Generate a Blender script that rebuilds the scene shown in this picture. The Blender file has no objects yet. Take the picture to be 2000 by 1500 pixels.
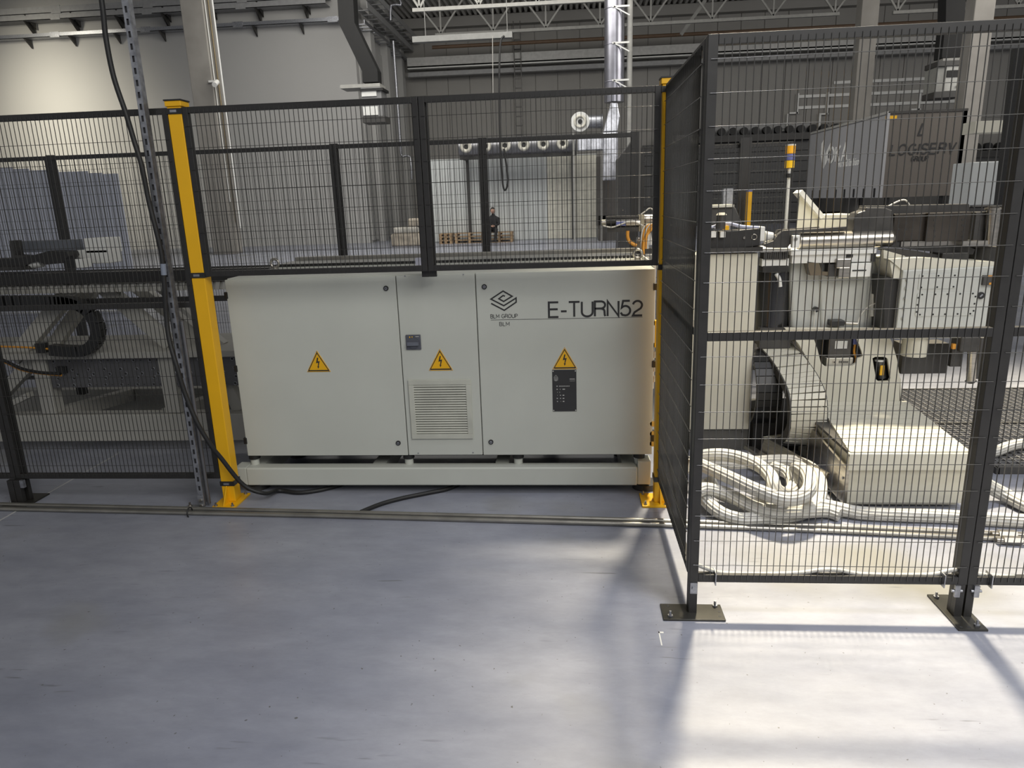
import bpy, bmesh, math, random
from mathutils import Vector, Matrix
random.seed(7)
# ------------------------------------------------------------------ camera
FPX, PITCH, ROLL, YAW, CAMH = 1379.5, 0.2532, -0.033, -0.0842, 1.6784
def basis():
    cy, sy = math.cos(YAW), math.sin(YAW); cp, sp = math.cos(PITCH), math.sin(PITCH); cr, sr = math.cos(ROLL), math.sin(ROLL)
    f = Vector((sy*cp, cy*cp, -sp)); rt = Vector((cy, -sy, 0)); up = rt.cross(f)
    return rt*cr+up*sr, -rt*sr+up*cr, f
RT, UP, FW = basis()
sc = bpy.context.scene
cam_d = bpy.data.cameras.new('camera'); cam = bpy.data.objects.new('camera', cam_d); sc.collection.objects.link(cam)
cam_d.sensor_fit = 'HORIZONTAL'; cam_d.sensor_width = 36; cam_d.lens = FPX/2000*36; cam_d.clip_end = 200; cam_d.clip_start = .05
m = Matrix((RT, UP, -FW)).transposed().to_4x4(); m.translation = Vector((0, 0, CAMH)); cam.matrix_world = m
sc.camera = cam
sc.view_settings.view_transform = 'Standard'; sc.view_settings.look = 'None'
sc.view_settings.gamma = 1; sc.view_settings.use_curve_mapping = False
sc.view_settings.exposure = 0.0
# ------------------------------------------------------------------ light
w = bpy.data.worlds.new('hall_daylight'); sc.world = w; w.use_nodes = True
w.node_tree.nodes['Background'].inputs[0].default_value = (.86, .87, .90, 1)
w.node_tree.nodes['Background'].inputs[1].default_value = 0.37
def aim(o, loc, to):
    o.location = loc; o.rotation_euler = (Vector(to)-Vector(loc)).to_track_quat('-Z', 'Y').to_euler()
def area(name, loc, to, sx, sy, e, col, spread=180):
    d = bpy.data.lights.new(name, 'AREA'); d.shape = 'RECTANGLE'; d.size = sx; d.size_y = sy; d.energy = e; d.color = col; d.spread = math.radians(spread)
    o = bpy.data.objects.new(name, d); sc.collection.objects.link(o); aim(o, loc, to); return o
def spot(name, loc, to, ang, blend, e, col, rad):
    d = bpy.data.lights.new(name, 'SPOT'); d.spot_size = math.radians(ang); d.spot_blend = blend; d.energy = e; d.color = col; d.shadow_soft_size = rad
    o = bpy.data.objects.new(name, d); sc.collection.objects.link(o); aim(o, loc, to); return o
spot('high_bay_and_fill_spot', (1.95, 8.0, 9.5), (4.05, 2.7, 0), 50, .62, 13500, (1, .875, .64), .42)
spot('high_bay_and_fill_spot', (2.2, .9, 9.5), (2.1, 1.4, 0), 54, 1.0, 1900, (.90, .91, 1), .8)  # added lavender fill brightening the middle floor, not a fixture of the hall
area('front_fill', (4.5, -4, 7.5), (1.0, 3.5, .6), 7, 5, 720, (1, .985, .95))  # added soft fill from behind the camera, right, for the front faces
area('left_window_light', (-24, 26, 8.5), (-23.0, 33, 5.0), 1.2, 5, 210, (1, .93, .76), 80)  # area light added for window light grazing the left wall, window itself unseen
area('bay_lamp', (-4, 24, 10.5), (-4, 27, 0), 14, 8, 1600, (1, .97, .91))
area('bay_lamp', (16, 20, 10.5), (10, 27, 0), 12, 8, 1500, (1, .96, .90))
# ------------------------------------------------------------------ pixel helpers (real depth Y or floor height z)
C0 = Vector((0, 0, CAMH))
def ray(u, v): return FW + RT*((u-1000)/FPX) - UP*((v-750)/FPX)
def at(u, v, Y): d = ray(u, v); return C0 + d*(Y/d.y)
def fl(u, v, z=0.): d = ray(u, v); return C0 + d*((z-CAMH)/d.z)
# ------------------------------------------------------------------ materials
MATS = {}
def mat(name, col, rough=.5, metal=0., var=.08, scale=6., bump=0., emit=None, tint=None, stretch=None, alpha=None, coat=0.):
    if name in MATS: return MATS[name]
    m = bpy.data.materials.new(name); m.use_nodes = True; nt = m.node_tree; N = nt.nodes; L = nt.links
    b = N['Principled BSDF']; b.inputs['Roughness'].default_value = rough; b.inputs['Metallic'].default_value = metal
    b.inputs['Coat Weight'].default_value = coat
    tc = N.new('ShaderNodeTexCoord'); mp = N.new('ShaderNodeMapping'); L.new(tc.outputs['Object'], mp.inputs[0])
    if stretch: mp.inputs['Scale'].default_value = stretch
    nz = N.new('ShaderNodeTexNoise'); nz.inputs['Scale'].default_value = scale; nz.inputs['Detail'].default_value = 5
    L.new(mp.outputs[0], nz.inputs['Vector'])
    r = N.new('ShaderNodeValToRGB'); r.color_ramp.elements[0].position = .3; r.color_ramp.elements[1].position = .7
    c = Vector(col); t = Vector(tint) if tint else c*(1-var*2)
    r.color_ramp.elements[0].color = (*t, 1); r.color_ramp.elements[1].color = (*(c*(1+var*.5)), 1)
    L.new(nz.outputs['Fac'], r.inputs[0]); L.new(r.outputs[0], b.inputs['Base Color'])
    if bump:
        bp = N.new('ShaderNodeBump'); bp.inputs['Strength'].default_value = bump; bp.inputs['Distance'].default_value = .01
        n2 = N.new('ShaderNodeTexNoise'); n2.inputs['Scale'].default_value = scale*8; L.new(tc.outputs['Object'], n2.inputs['Vector'])
        L.new(n2.outputs['Fac'], bp.inputs['Height']); L.new(bp.outputs[0], b.inputs['Normal'])
    if emit: b.inputs['Emission Color'].default_value = (*emit[:3], 1); b.inputs['Emission Strength'].default_value = emit[3]
    if alpha is not None: b.inputs['Alpha'].default_value = alpha
    MATS[name] = m; return m
cabw = mat('light_grey_paint', (.51, .525, .475), .42, var=.03, scale=2, bump=.03)
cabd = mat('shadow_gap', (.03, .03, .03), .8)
blk = mat('black_powder_coat', (.022, .021, .02), .42, var=.1, scale=20)
blkw = mat('black_wire_coat', (.028, .027, .024), .28, var=.05, coat=.6)
yel = mat('yellow_paint', (.80, .43, .006), .42, var=.04, scale=5)
blp = mat('black_plastic', (.018, .018, .018), .4)
rub = mat('black_rubber', (.012, .012, .012), .55, bump=.05)
zinc = mat('galvanised_steel', (.42, .43, .46), .38, .85, var=.2, scale=30, bump=.05)
stl = mat('bare_steel', (.50, .47, .42), .28, .95, var=.12, scale=10, stretch=(1, 1, 8))
pip = mat('conduit_steel', (.35, .335, .30), .36, .8, var=.12, scale=8)
dst = mat('dark_steel', (.075, .072, .068), .42, .45, var=.2, scale=9)
mcr = mat('cream_machine_paint', (.60, .58, .49), .40, var=.03, scale=3)
mbl = mat('grey_machine_paint', (.47, .48, .45), .32, var=.03, scale=3)
wht = mat('white_paint', (.72, .72, .69), .4, var=.03)
benchm = mat('bench_grey_paint', (.40, .39, .355), .5, var=.05, scale=4)
perfm = mat('perforated_plate_grey', (.12, .12, .125), .45, .3)
conc = mat('concrete_column_paint', (.29, .275, .25), .8, var=.10, scale=1.2, bump=.1)
wallm = mat('painted_wall', (.45, .445, .43), .85, var=.02, scale=.3)
sidm = mat('wall_cladding', (.31, .30, .28), .7, var=.03, scale=.4)
trm = mat('truss_paint', (.36, .355, .33), .6)
roofm = mat('roof_deck', (.6, .59, .55), .6)
ducts = mat('spiral_duct_metal', (.38, .38, .43), .30, .9, var=.1, scale=3)
foil = mat('foil_wrap', (.62, .63, .68), .25, .6, var=.25, scale=5, bump=.3)
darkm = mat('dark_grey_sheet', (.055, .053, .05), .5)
wood = mat('pallet_wood', (.42, .29, .17), .8, var=.2, scale=5)
plw = mat('wrapped_goods', (.42, .37, .30), .35, var=.25, scale=3, bump=.3)
skin = mat('skin', (.45, .27, .2), .5); cloth = mat('dark_clothing', (.015, .015, .017), .8)
hosem = mat('white_corrugated_hose', (.56, .55, .51), .42, var=.10, scale=30)
orn = mat('orange_cable', (.72, .32, .04), .5); wcab = mat('white_cable', (.62, .60, .54), .5)
ltb = mat('pale_blue_curtain', (.56, .58, .66), .5, var=.05, scale=1, stretch=(6, 1, .3))
wsh = mat('white_cabinet_panel', (.55, .57, .56), .45, var=.03, scale=.5)
trl = mat('trailer_side_grey', (.34, .34, .35), .6, var=.03, scale=.5); trd = mat('trailer_front_brown', (.12, .105, .09), .6, var=.03, scale=.5)
plate = mat('data_plate_black', (.028, .028, .028), .35); prt = mat('white_print', (.55, .55, .52), .5)
ink = mat('black_print', (.025, .025, .026), .5)
amb = mat('amber_lens', (.85, .42, .02), .3, emit=(.9, .4, .02, .15)); blu = mat('blue_lens', (.16, .18, .42), .3)
doorm = mat('sectional_door_grey', (.085, .085, .085), .5)
swg = mat('switch_grey', (.09, .095, .115), .4)
pconn = mat('prickly_cap', (.75, .75, .72), .4)
# floor: blue-grey sealed concrete with scuffs
def floor_mat():
    m = bpy.data.materials.new('sealed_concrete_floor'); m.use_nodes = True; nt = m.node_tree; N = nt.nodes; L = nt.links
    b = N['Principled BSDF']; tc = N.new('ShaderNodeTexCoord')
    def noise(s, d=6, st=None, rg=.5):
        mp = N.new('ShaderNodeMapping'); L.new(tc.outputs['Object'], mp.inputs[0])
        if st: mp.inputs['Scale'].default_value = st[:3]; mp.inputs['Rotation'].default_value = (0, 0, st[3])
        n = N.new('ShaderNodeTexNoise'); n.inputs['Scale'].default_value = s; n.inputs['Detail'].default_value = d; n.inputs['Roughness'].default_value = rg
        L.new(mp.outputs[0], n.inputs['Vector']); return n.outputs['Fac']
    def ramp(src, p0, c0, p1, c1):
        r = N.new('ShaderNodeValToRGB'); r.color_ramp.elements[0].position = p0; r.color_ramp.elements[0].color = (*c0, 1)
        r.color_ramp.elements[1].position = p1; r.color_ramp.elements[1].color = (*c1, 1); L.new(src, r.inputs[0]); return r.outputs[0]
    def mix(f, a, bb, mode='MIX'):
        x = N.new('ShaderNodeMixRGB'); x.blend_type = mode
        if isinstance(f, float): x.inputs[0].default_value = f
        else: L.new(f, x.inputs[0])
        for i, s in ((1, a), (2, bb)):
            if isinstance(s, tuple): x.inputs[i].default_value = (*s, 1)
            else: L.new(s, x.inputs[i])
        return x.outputs[0]
    base = ramp(noise(1.1, 7, (1, 2.2, 1, .5), .62), .32, (.222, .234, .285), .70, (.330, .342, .392))
    fine = ramp(noise(6, 9, (1, 2.4, 1, .0), .75), .3, (.86, .86, .86), .7, (1.05, 1.05, 1.05))
    c = mix(1.0, base, fine, 'MULTIPLY')
    stain = ramp(noise(.9, 4, (1, 1, 1, 1.2)), .60, (0, 0, 0), .75, (1, 1, 1))
    c = mix(stain, c, (.225, .225, .215))
    # dark scuffs: thin stretched noise
    s1 = ramp(noise(3.5, 3, (1.5, 13, 1, .0), .4), .665, (0, 0, 0), .74, (.8, .8, .8))
    s2 = ramp(noise(2.3, 2, (1, 1, 1, 0)), .5, (0, 0, 0), .62, (1, 1, 1))
    c = mix(mix(1.0, s1, s2, 'MULTIPLY'), c, (.14, .145, .16))
    sp = ramp(noise(60, 2, None, .4), .735, (0, 0, 0), .76, (1, 1, 1)); c = mix(sp, c, (.12, .12, .12))
    L.new(c, b.inputs['Base Color'])
    rr = ramp(noise(2.2, 6, (1, 2, 1, .4)), .3, (.30, .30, .30), .7, (.44, .44, .44)); L.new(rr, b.inputs['Roughness'])
    bp = N.new('ShaderNodeBump'); bp.inputs['Strength'].default_value = .05; L.new(noise(25, 4), bp.inputs['Height']); L.new(bp.outputs[0], b.inputs['Normal'])
    b.inputs['Specular IOR Level'].default_value = .5
    return m
FLOOR = floor_mat()
# hose: longitudinal cords with dark ticks
# ------------------------------------------------------------------ mesh builder
OFF = {}
class MB:
    def __init__(s, M=None): s.v = []; s.f = []; s.mi = []; s.sm = []; s.M = M; s.cur = 0
    def add(s, vs, fs, smooth=False):
        n = len(s.v)
        for p in vs:
            p = Vector(p); s.v.append(s.M @ p if s.M else p)
        for f in fs: s.f.append([i+n for i in f]); s.mi.append(s.cur); s.sm.append(smooth)
        return s
    def mat(s, i): s.cur = i; return s
    def box(s, x0, x1, y0, y1, z0, z1):
        x0, x1 = min(x0, x1), max(x0, x1); y0, y1 = min(y0, y1), max(y0, y1); z0, z1 = min(z0, z1), max(z0, z1)
        return s.add([(x0,y0,z0),(x1,y0,z0),(x1,y1,z0),(x0,y1,z0),(x0,y0,z1),(x1,y0,z1),(x1,y1,z1),(x0,y1,z1)],
              [(3,2,1,0),(4,5,6,7),(0,1,5,4),(1,2,6,5),(2,3,7,6),(3,0,4,7)])
    def px(s, u0, v0, u1, v1, Y, d=.05):
        a = at(u0, v0, Y); b = at(u1, v1, Y)
        # use mid-heights so that camera roll does not shear the box
        c0 = at((u0+u1)/2, v0, Y); c1 = at((u0+u1)/2, v1, Y); e0 = at(u0, (v0+v1)/2, Y); e1 = at(u1, (v0+v1)/2, Y)
        return s.box(e0.x, e1.x, Y, Y+d, c1.z, c0.z)
    def prism(s, pts, y0, y1):      # pts (x,z) polygon, extruded in y
        n = len(pts); vs = [(x, y0, z) for x, z in pts]+[(x, y1, z) for x, z in pts]
        ar = sum(pts[i][0]*pts[(i+1)%n][1]-pts[(i+1)%n][0]*pts[i][1] for i in range(n))
        if ar < 0: vs = [(x, y0, z) for x, z in pts[::-1]]+[(x, y1, z) for x, z in pts[::-1]]
        return s.add(vs, [tuple(range(n)), tuple(range(2*n-1, n-1, -1))]+[(i, i+n, (i+1)%n+n, (i+1)%n) for i in range(n)])
    def pprism(s, uv, Y, d): return s.prism([(at(u, v, Y).x, at(u, v, Y).z) for u, v in uv], Y, Y+d)
    def cyl(s, a, b, r, n=16, r2=None, caps=True, smooth=True):
        a = Vector(a); b = Vector(b); r2 = r if r2 is None else r2; d = (b-a).normalized()
        t = Vector((0, 0, 1)) if abs(d.z) < .9 else Vector((1, 0, 0)); x = d.cross(t).normalized(); y = d.cross(x)
        A = [a+x*math.cos(k*2*math.pi/n)*r+y*math.sin(k*2*math.pi/n)*r for k in range(n)]
        B = [b+x*math.cos(k*2*math.pi/n)*r2+y*math.sin(k*2*math.pi/n)*r2 for k in range(n)]
        s.add(A+B, [(k, (k+1)%n, (k+1)%n+n, k+n) for k in range(n)], smooth)
        if caps: s.add(A, [tuple(range(n-1, -1, -1))]); s.add(B, [tuple(range(n))])
        return s
    def tube(s, pts, r, n=8, sub=6, lobes=0, twist=0.):
        pts = smooth_path([Vector(p) for p in pts], sub); prev = None; rings = []; L = 0
        for i, p in enumerate(pts):
            d = (pts[min(i+1, len(pts)-1)]-pts[max(i-1, 0)]).normalized()
            if prev is None: t = Vector((0, 0, 1)) if abs(d.z) < .9 else Vector((1, 0, 0)); x = d.cross(t).normalized()
            else: x = (prev-d*prev.dot(d)).normalized()
            prev = x; y = d.cross(x)
            if i: L += (p-pts[i-1]).length
            ring = []
            for k in range(n):
                a = 2*math.pi*k/n; rr = r*(1+(.10*math.cos(lobes*a) if lobes else 0)); a2 = a+twist*L
                ring.append(p+x*math.cos(a2)*rr+y*math.sin(a2)*rr)
            rings.append(ring)
        vs = [q for g in rings for q in g]; m_ = len(rings)
        s.add(vs, [(i*n+k, i*n+(k+1)%n, (i+1)*n+(k+1)%n, (i+1)*n+k) for i in range(m_-1) for k in range(n)], True)
        s.add(rings[0], [tuple(range(n-1, -1, -1))]); s.add(rings[-1], [tuple(range(n))])
        return s
    def beam(s, a, b, w, h=None):       # rectangular bar between two points
        h = h or w; a = Vector(a); b = Vector(b); d = (b-a).normalized()
        t = Vector((0, 1, 0)) if abs(d.y) < .9 else Vector((1, 0, 0)); x = d.cross(t).normalized()*w/2; y = d.cross(x).normalized()*h/2
        return s.add([a-x-y, a+x-y, a+x+y, a-x+y, b-x-y, b+x-y, b+x+y, b-x+y], [(3,2,1,0),(4,5,6,7),(0,1,5,4),(1,2,6,5),(2,3,7,6),(3,0,4,7)])
    def ring(s, c, R, r, axis='y', n=20, k=8):
        vs = []; 
        for i in range(n):
            a = 2*math.pi*i/n
            for j in range(k):
                b = 2*math.pi*j/k; q = R+r*math.cos(b); h = r*math.sin(b)
                p = (q*math.cos(a), h, q*math.sin(a)) if axis == 'y' else ((q*math.cos(a), q*math.sin(a), h) if axis == 'z' else (h, q*math.cos(a), q*math.sin(a)))
                vs.append(Vector(c)+Vector(p))
        return s.add(vs, [(i*k+j, i*k+(j+1)%k, ((i+1)%n)*k+(j+1)%k, ((i+1)%n)*k+j) for i in range(n) for j in range(k)], True)
    def ribbon(s, pts, wd, y0, y1):      # mitred stroke in the xz plane
        P_ = []
        for p in pts:
            p = Vector((p[0], p[1]))
            if not P_ or (p-P_[-1]).length > 1e-6: P_.append(p)
        closed = (P_[0]-P_[-1]).length < 1e-6 and len(P_) > 3
        if closed: P_.pop()
        n = len(P_); L_ = []; R_ = []
        for i in range(n):
            a = P_[i-1] if (i or closed) else None; b = P_[(i+1) % n] if (i < n-1 or closed) else None
            d0 = (P_[i]-a).normalized() if a is not None else None; d1 = (b-P_[i]).normalized() if b is not None else None
            d0 = d0 if d0 is not None else d1; d1 = d1 if d1 is not None else d0
            n0 = Vector((-d0.y, d0.x)); n1 = Vector((-d1.y, d1.x)); mt = n0+n1
            mt = mt.normalized() if mt.length > 1e-4 else n0
            k = min(1/max(mt.dot(n0), .28), 2.6)*wd/2
            L_.append(P_[i]+mt*k); R_.append(P_[i]-mt*k)
        vs = [(q.x, y0, q.y) for q in L_]+[(q.x, y0, q.y) for q in R_]+[(q.x, y1, q.y) for q in L_]+[(q.x, y1, q.y) for q in R_]
        fs = []
        for i in range(n if closed else n-1):
            j = (i+1) % n; fs += [(i, j, n+j, n+i), (i, 2*n+i, 2*n+j, j), (n+i, n+j, 3*n+j, 3*n+i)]
        if not closed: fs += [(0, n, 3*n, 2*n), (n-1, 3*n-1, 4*n-1, 2*n-1)]
        return s.add(vs, fs)
    def build(s, name, mats, parent=None, bev=0, label=None, cat=None, group=None, kind=None, seg=2):
        me = bpy.data.meshes.new(name)
        if parent is not None: off = OFF[parent.name]
        else:
            xs = [p.x for p in s.v]; ys = [p.y for p in s.v]; zs = [p.z for p in s.v]
            off = Vector(((min(xs)+max(xs))/2, (min(ys)+max(ys))/2, min(zs)))
        me.from_pydata([p-off for p in s.v], [], s.f)
        if not isinstance(mats, (list, tuple)): mats = [mats]
        for m_ in mats: me.materials.append(m_)
        for p, mi, smf in zip(me.polygons, s.mi, s.sm): p.material_index = mi; p.use_smooth = smf
        me.update()
        o = bpy.data.objects.new(name, me); sc.collection.objects.link(o)
        if parent is not None: o.parent = parent; OFF[o.name] = off
        else: o.location = off; OFF[o.name] = off
        if bev:
            b = o.modifiers.new('bevel', 'BEVEL'); b.width = bev; b.segments = seg; b.limit_method = 'ANGLE'; b.harden_normals = False
        if label: o['label'] = label
        if cat: o['category'] = cat
        if group: o['group'] = group
        if kind: o['kind'] = kind
        return o
def smooth_path(P, sub):
    if len(P) < 3 or sub < 2: return P
    out = []
    for i in range(len(P)-1):
        p0 = P[max(i-1, 0)]; p1 = P[i]; p2 = P[i+1]; p3 = P[min(i+2, len(P)-1)]
        for k in range(sub):
            t = k/sub
            out.append(.5*((2*p1)+(p2-p0)*t+(2*p0-5*p1+4*p2-p3)*t*t+(3*p1-p0-3*p2+p3)*t**3))
    return out+[P[-1]]
def thing(name, label, cat, loc, group=None):
    o = bpy.data.objects.new(name, None); o.empty_display_size = .1; sc.collection.objects.link(o); o.location = loc
    o['label'] = label; o['category'] = cat
    if group: o['group'] = group
    OFF[o.name] = Vector(loc); return o
def plate_holes(outer, holes, Y, d):     # (x,z) loops -> MB plate with true holes
    cu = bpy.data.curves.new('tmp', 'CURVE'); cu.dimensions = '2D'; cu.fill_mode = 'BOTH'; cu.extrude = d/2
    for lp in [outer]+holes:
        sp = cu.splines.new('POLY'); sp.points.add(len(lp)-1); sp.use_cyclic_u = True
        for p, (x, z) in zip(sp.points, lp): p.co = (x, z, 0, 1)
    ob = bpy.data.objects.new('tmp', cu); sc.collection.objects.link(ob)
    me = bpy.data.meshes.new_from_object(ob, depsgraph=bpy.context.evaluated_depsgraph_get())
    mb = MB(); mb.add([(v.co.x, Y+d/2-v.co.z, v.co.y) for v in me.vertices], [tuple(p.vertices) for p in me.polygons])
    bpy.data.objects.remove(ob); bpy.data.curves.remove(cu); bpy.data.meshes.remove(me); return mb
def text_mb(txt, size, M, ext=.0008):
    cu = bpy.data.curves.new('tmp', 'FONT'); cu.body = txt; cu.size = size; cu.extrude = ext; cu.resolution_u = 3
    ob = bpy.data.objects.new('tmp', cu); sc.collection.objects.link(ob)
    me = bpy.data.meshes.new_from_object(ob, depsgraph=bpy.context.evaluated_depsgraph_get())
    mb = MB(M); mb.add([tuple(v.co) for v in me.vertices], [tuple(p.vertices) for p in me.polygons])
    bpy.data.objects.remove(ob); bpy.data.curves.remove(cu); bpy.data.meshes.remove(me); return mb
def arc(cx, cz, rx, rz, a0, a1, n=10): return [(cx+rx*math.cos(math.radians(a0+(a1-a0)*k/n)), cz+rz*math.sin(math.radians(a0+(a1-a0)*k/n))) for k in range(n+1)]
GLYPH = {  # strokes on a unit height; (width, strokes)
 'E': (.62, [[(.6,0),(0,0),(0,1),(.6,1)], [(0,.53),(.56,.53)]]), 'T': (.68, [[(0,1),(.68,1)], [(.34,1),(.34,0)]]),
 'U': (.68, [[(0,1),(0,.3)]+arc(.34,.3,.34,.3,180,360,12)+[(.68,1)]]), 'N': (.68, [[(0,0),(0,1),(.68,0),(.68,1)]]),
 'R': (.66, [[(0,0),(0,1),(.38,1)]+arc(.38,.76,.26,.24,90,-90,10)+[(0,.52)], [(.40,.52),(.55,.46),(.60,.36),(.62,.08),(.66,0)]]),
 '5': (.6, [[(.56,1),(.14,1)]+arc(.29,.34,.30,.32,140,-90,12)+[(.1,.06),(0,.22)]]),
 '2': (.6, [arc(.3,.70,.28,.28,170,-20,10)+[(.50,.48),(.12,.22),(.02,0),(.6,0)]]), '-': (.36, [[(.0,.38),(.36,.38)]]),
 'B': (.6, [[(0,0),(0,1),(.34,1)]+arc(.34,.77,.22,.23,90,-90,8)+[(0,.54)], [(.34,.54)]+arc(.34,.27,.26,.27,90,-90,8)+[(0,0)]]),
 'L': (.5, [[(0,1),(0,0),(.5,0)]]), 'M': (.76, [[(0,0),(0,1),(.38,.3),(.76,1),(.76,0)]]),
 'G': (.72, [arc(.36,.5,.36,.5,45,315,16)+[(.72,.2),(.72,.46),(.42,.46)]]), 'O': (.76, [arc(.38,.5,.38,.5,0,360,20)]),
 'P': (.6, [[(0,0),(0,1),(.34,1)]+arc(.34,.74,.25,.26,90,-90,8)+[(0,.48)]]), 'I': (.0, [[(0,0),(0,1)]]),
 'S': (.6, [arc(.3,.75,.28,.25,20,270,10)[:-1]+arc(.3,.25,.30,.25,90,-160,10)]), 'V': (.68, [[(0,1),(.34,0),(.68,1)]]),
 'K': (.6, [[(0,0),(0,1)], [(.58,1),(0,.42)], [(.18,.58),(.6,0)]]), 'A': (.7, [[(0,0),(.35,1),(.7,0)], [(.14,.34),(.56,.34)]]), ' ': (.3, [])}
def lettering(mb, txt, x, z, h, sw, Y, gap=.2, sx=1., width=None, slant=0., th=.0012):
    tot = sum(GLYPH[c][0]+gap for c in txt)-gap
    if width: sx = width/(tot*h)
    for c in txt:
        wd, st = GLYPH[c]
        for si_, s_ in enumerate(st): mb.ribbon([(x+(px_+slant*pz)*h*sx, z+pz*h) for px_, pz in s_], sw, Y-th*(1+.12*si_), Y)
        x += (wd+gap)*h*sx
    return x
def bolt(mb, c, r=.006, h=.005, dirv=(0, -1, 0), n=6): c = Vector(c); mb.cyl(c, c+Vector(dirv)*h, r, n, smooth=False)
def structure(mb, name, m_, label=None, bev=0):
    o = mb.build(name, m_, kind='structure', bev=bev)
    if label: o['label'] = label
    return o
# ================================================================== SETTING
FLO = structure(MB().box(-46, 36, -12, 43, -.2, 0), 'floor', FLOOR, 'blue-grey sealed concrete hall floor with scuff marks')
MB().box(-3.272, -3.262, 1.2, 4.6, 0, .0012).build('joint', mat('joint_filler', (.5, .5, .49), .6), FLO)
MB().box(.34, .36, 2.5, 2.51, 0, .0006).box(.34, .345, 2.42, 2.51, 0, .0006).build('marking', mat('white_marking', (.75, .75, .7), .6), FLO)
WL = structure(MB().box(-46, -9.2, 33, 33.4, 0, 12.4), 'wall_left', wallm, 'pale grey plastered wall')
WS = structure(MB().box(-9.6, -9.2, 33.4, 42, 0, 12.4), 'wall_side', wallm, 'pale grey wall running back from the left wall corner')
WB = structure(MB().box(-9.6, 36, 42, 42.4, 0, 12.4), 'wall_back', sidm, 'grey panelled back wall')
# vertical cladding panels of the back wall, each proud of the wall with a recessed joint
pw = 1.22
for k in range(36):
    x = -9.0+k*pw
    MB().box(x+.02, x+pw-.02, 41.94, 42, 5.2, 11.0).build('panel', sidm, WB)
for k in range(9):
    MB().box(-9.2, -9.14, 33.4+k*.95+.02, 33.4+(k+1)*.95-.02, .1, 8.9).build('panel', wallm, WS)
CE = structure(MB().box(-46, 36, -12, 43, 11.65, 11.9), 'ceiling', roofm, 'corrugated steel roof deck')
mb = MB()
for k in range(150):
    x = -9.1+k*.3; mb.prism([(x, 11.65), (x+.05, 11.42), (x+.17, 11.42), (x+.22, 11.65)], 22, 42)
mb.build('deck_rib', roofm, CE, kind='stuff')
# shallow pilasters on the side wall
for k, y in enumerate((34.5, 37.6, 40.8)):
    structure(MB().box(-9.2, -8.85, y, y+.7, 0, 11.4), 'trim_%d' % (k+1), wallm)
structure(MB().box(-9.6, 36, 41.4, 41.94, 10.9, 11.4), 'trim_4', sidm)
# sectional door with siding boards at the back right
D1 = structure(MB().box(4.2, 14.8, 41.85, 41.94, 0, 4.45), 'door_1', doorm, 'dark sectional door of horizontal boards')
for k in range(8):
    MB().box(4.25, 14.75, 41.76, 41.85, .04+k*.55, .04+k*.55+.51).build('board', doorm, D1)
# ================================================================== FENCES
ux, uy = Vector((1, 0, 0)), Vector((0, 1, 0))
def fence_panel(label, p0, p1, z0, z1, midz=(), wz=None, group='black welded mesh fence panels', flip=1, st=.03, rs=.03, step=.0248, wr=.00135, cat='fence'):
    """panel from p0 to p1 (xy); mesh sits on the near side (flip=1: to the right hand of p0->p1)"""
    p0 = Vector((*p0, 0)); p1 = Vector((*p1, 0)); d = (p1-p0); L = d.length; d.normalize(); n = Vector((d.y, -d.x, 0))*flip
    M = Matrix(((d.x, n.x, 0, p0.x), (d.y, n.y, 0, p0.y), (0, 0, 1, 0), (0, 0, 0, 1)))
    t = thing('mesh_fence_panel', label, cat, ((p0.x+p1.x)/2, (p0.y+p1.y)/2, z0), group)
    MB(M).box(0, st, -.03, 0, z0, z1).build('stile', blk, t, bev=.002); MB(M).box(L-st, L, -.03, 0, z0, z1).build('stile', blk, t, bev=.002)
    for zc in [z0+rs/2, z1-rs/2]+list(midz): MB(M).box(st, L-st, -.03, 0, zc-rs/2, zc+rs/2).build('rail', blk, t, bev=.002)
    mb = MB(M); nv = int((L-st*2)/step)
    x0 = st+((L-2*st)-(nv-1)*step)/2
    for k in range(nv):
        x = x0+k*step; mb.box(x-wr, x+wr, 0, 2*wr, z0+rs*.45, z1-rs*.45)
    for z in wz: mb.cyl((st*.35, 3*wr, z), (L-st*.35, 3*wr, z), wr*1.05, 6)
    mb.build('wire_mesh', blkw, t, kind='stuff')
    return t
wz_up = [2.106-.1078*k for k in range(7)]
Yf = 3.729
wzl = [.242+.1074*k for k in range(9)]+[1.29+.1078*k for k in range(8)]
fence_panel('black mesh fence panel directly left of the left yellow post', (-3.325, Yf), (-2.052, Yf), .157, 2.2, (1.182,), wzl)
fence_panel('black mesh fence panel cut off by the left picture edge', (-4.6, Yf), (-3.329, Yf), .157, 2.2, (1.182,), wzl)
fence_panel('short black mesh panel above the cabinet, beside the left yellow post', (-1.973, Yf), (-.743, Yf), 1.333, 2.2, (), wz_up)
fence_panel('short black mesh panel above the cabinet, beside the right yellow post', (-.740, Yf), (.462, Yf), 1.333, 2.2, (), wz_up)
fence_panel('black mesh fence panel seen nearly edge-on between right yellow post and near corner', (.4785, 3.70), (.4785, 2.70), .157, 2.2, (1.17,), [.229+.1077*k for k in range(9)]+[2.121-.1077*k for k in range(9)], wr=.0018)
wzr = [.229+.1077*k for k in range(9)]+[2.121-.1077*k for k in range(9)]
fence_panel('nearest black mesh fence panel in front of the bending head', (.4775, 2.633), (1.5575, 2.633), .15, 2.2, (1.166,), wzr, st=.035, rs=.034)
fence_panel('black mesh fence panel cut off by the right picture edge', (1.5595, 2.633), (2.75, 2.633), .15, 2.2, (1.166,), wzr, st=.035, rs=.034)
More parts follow.
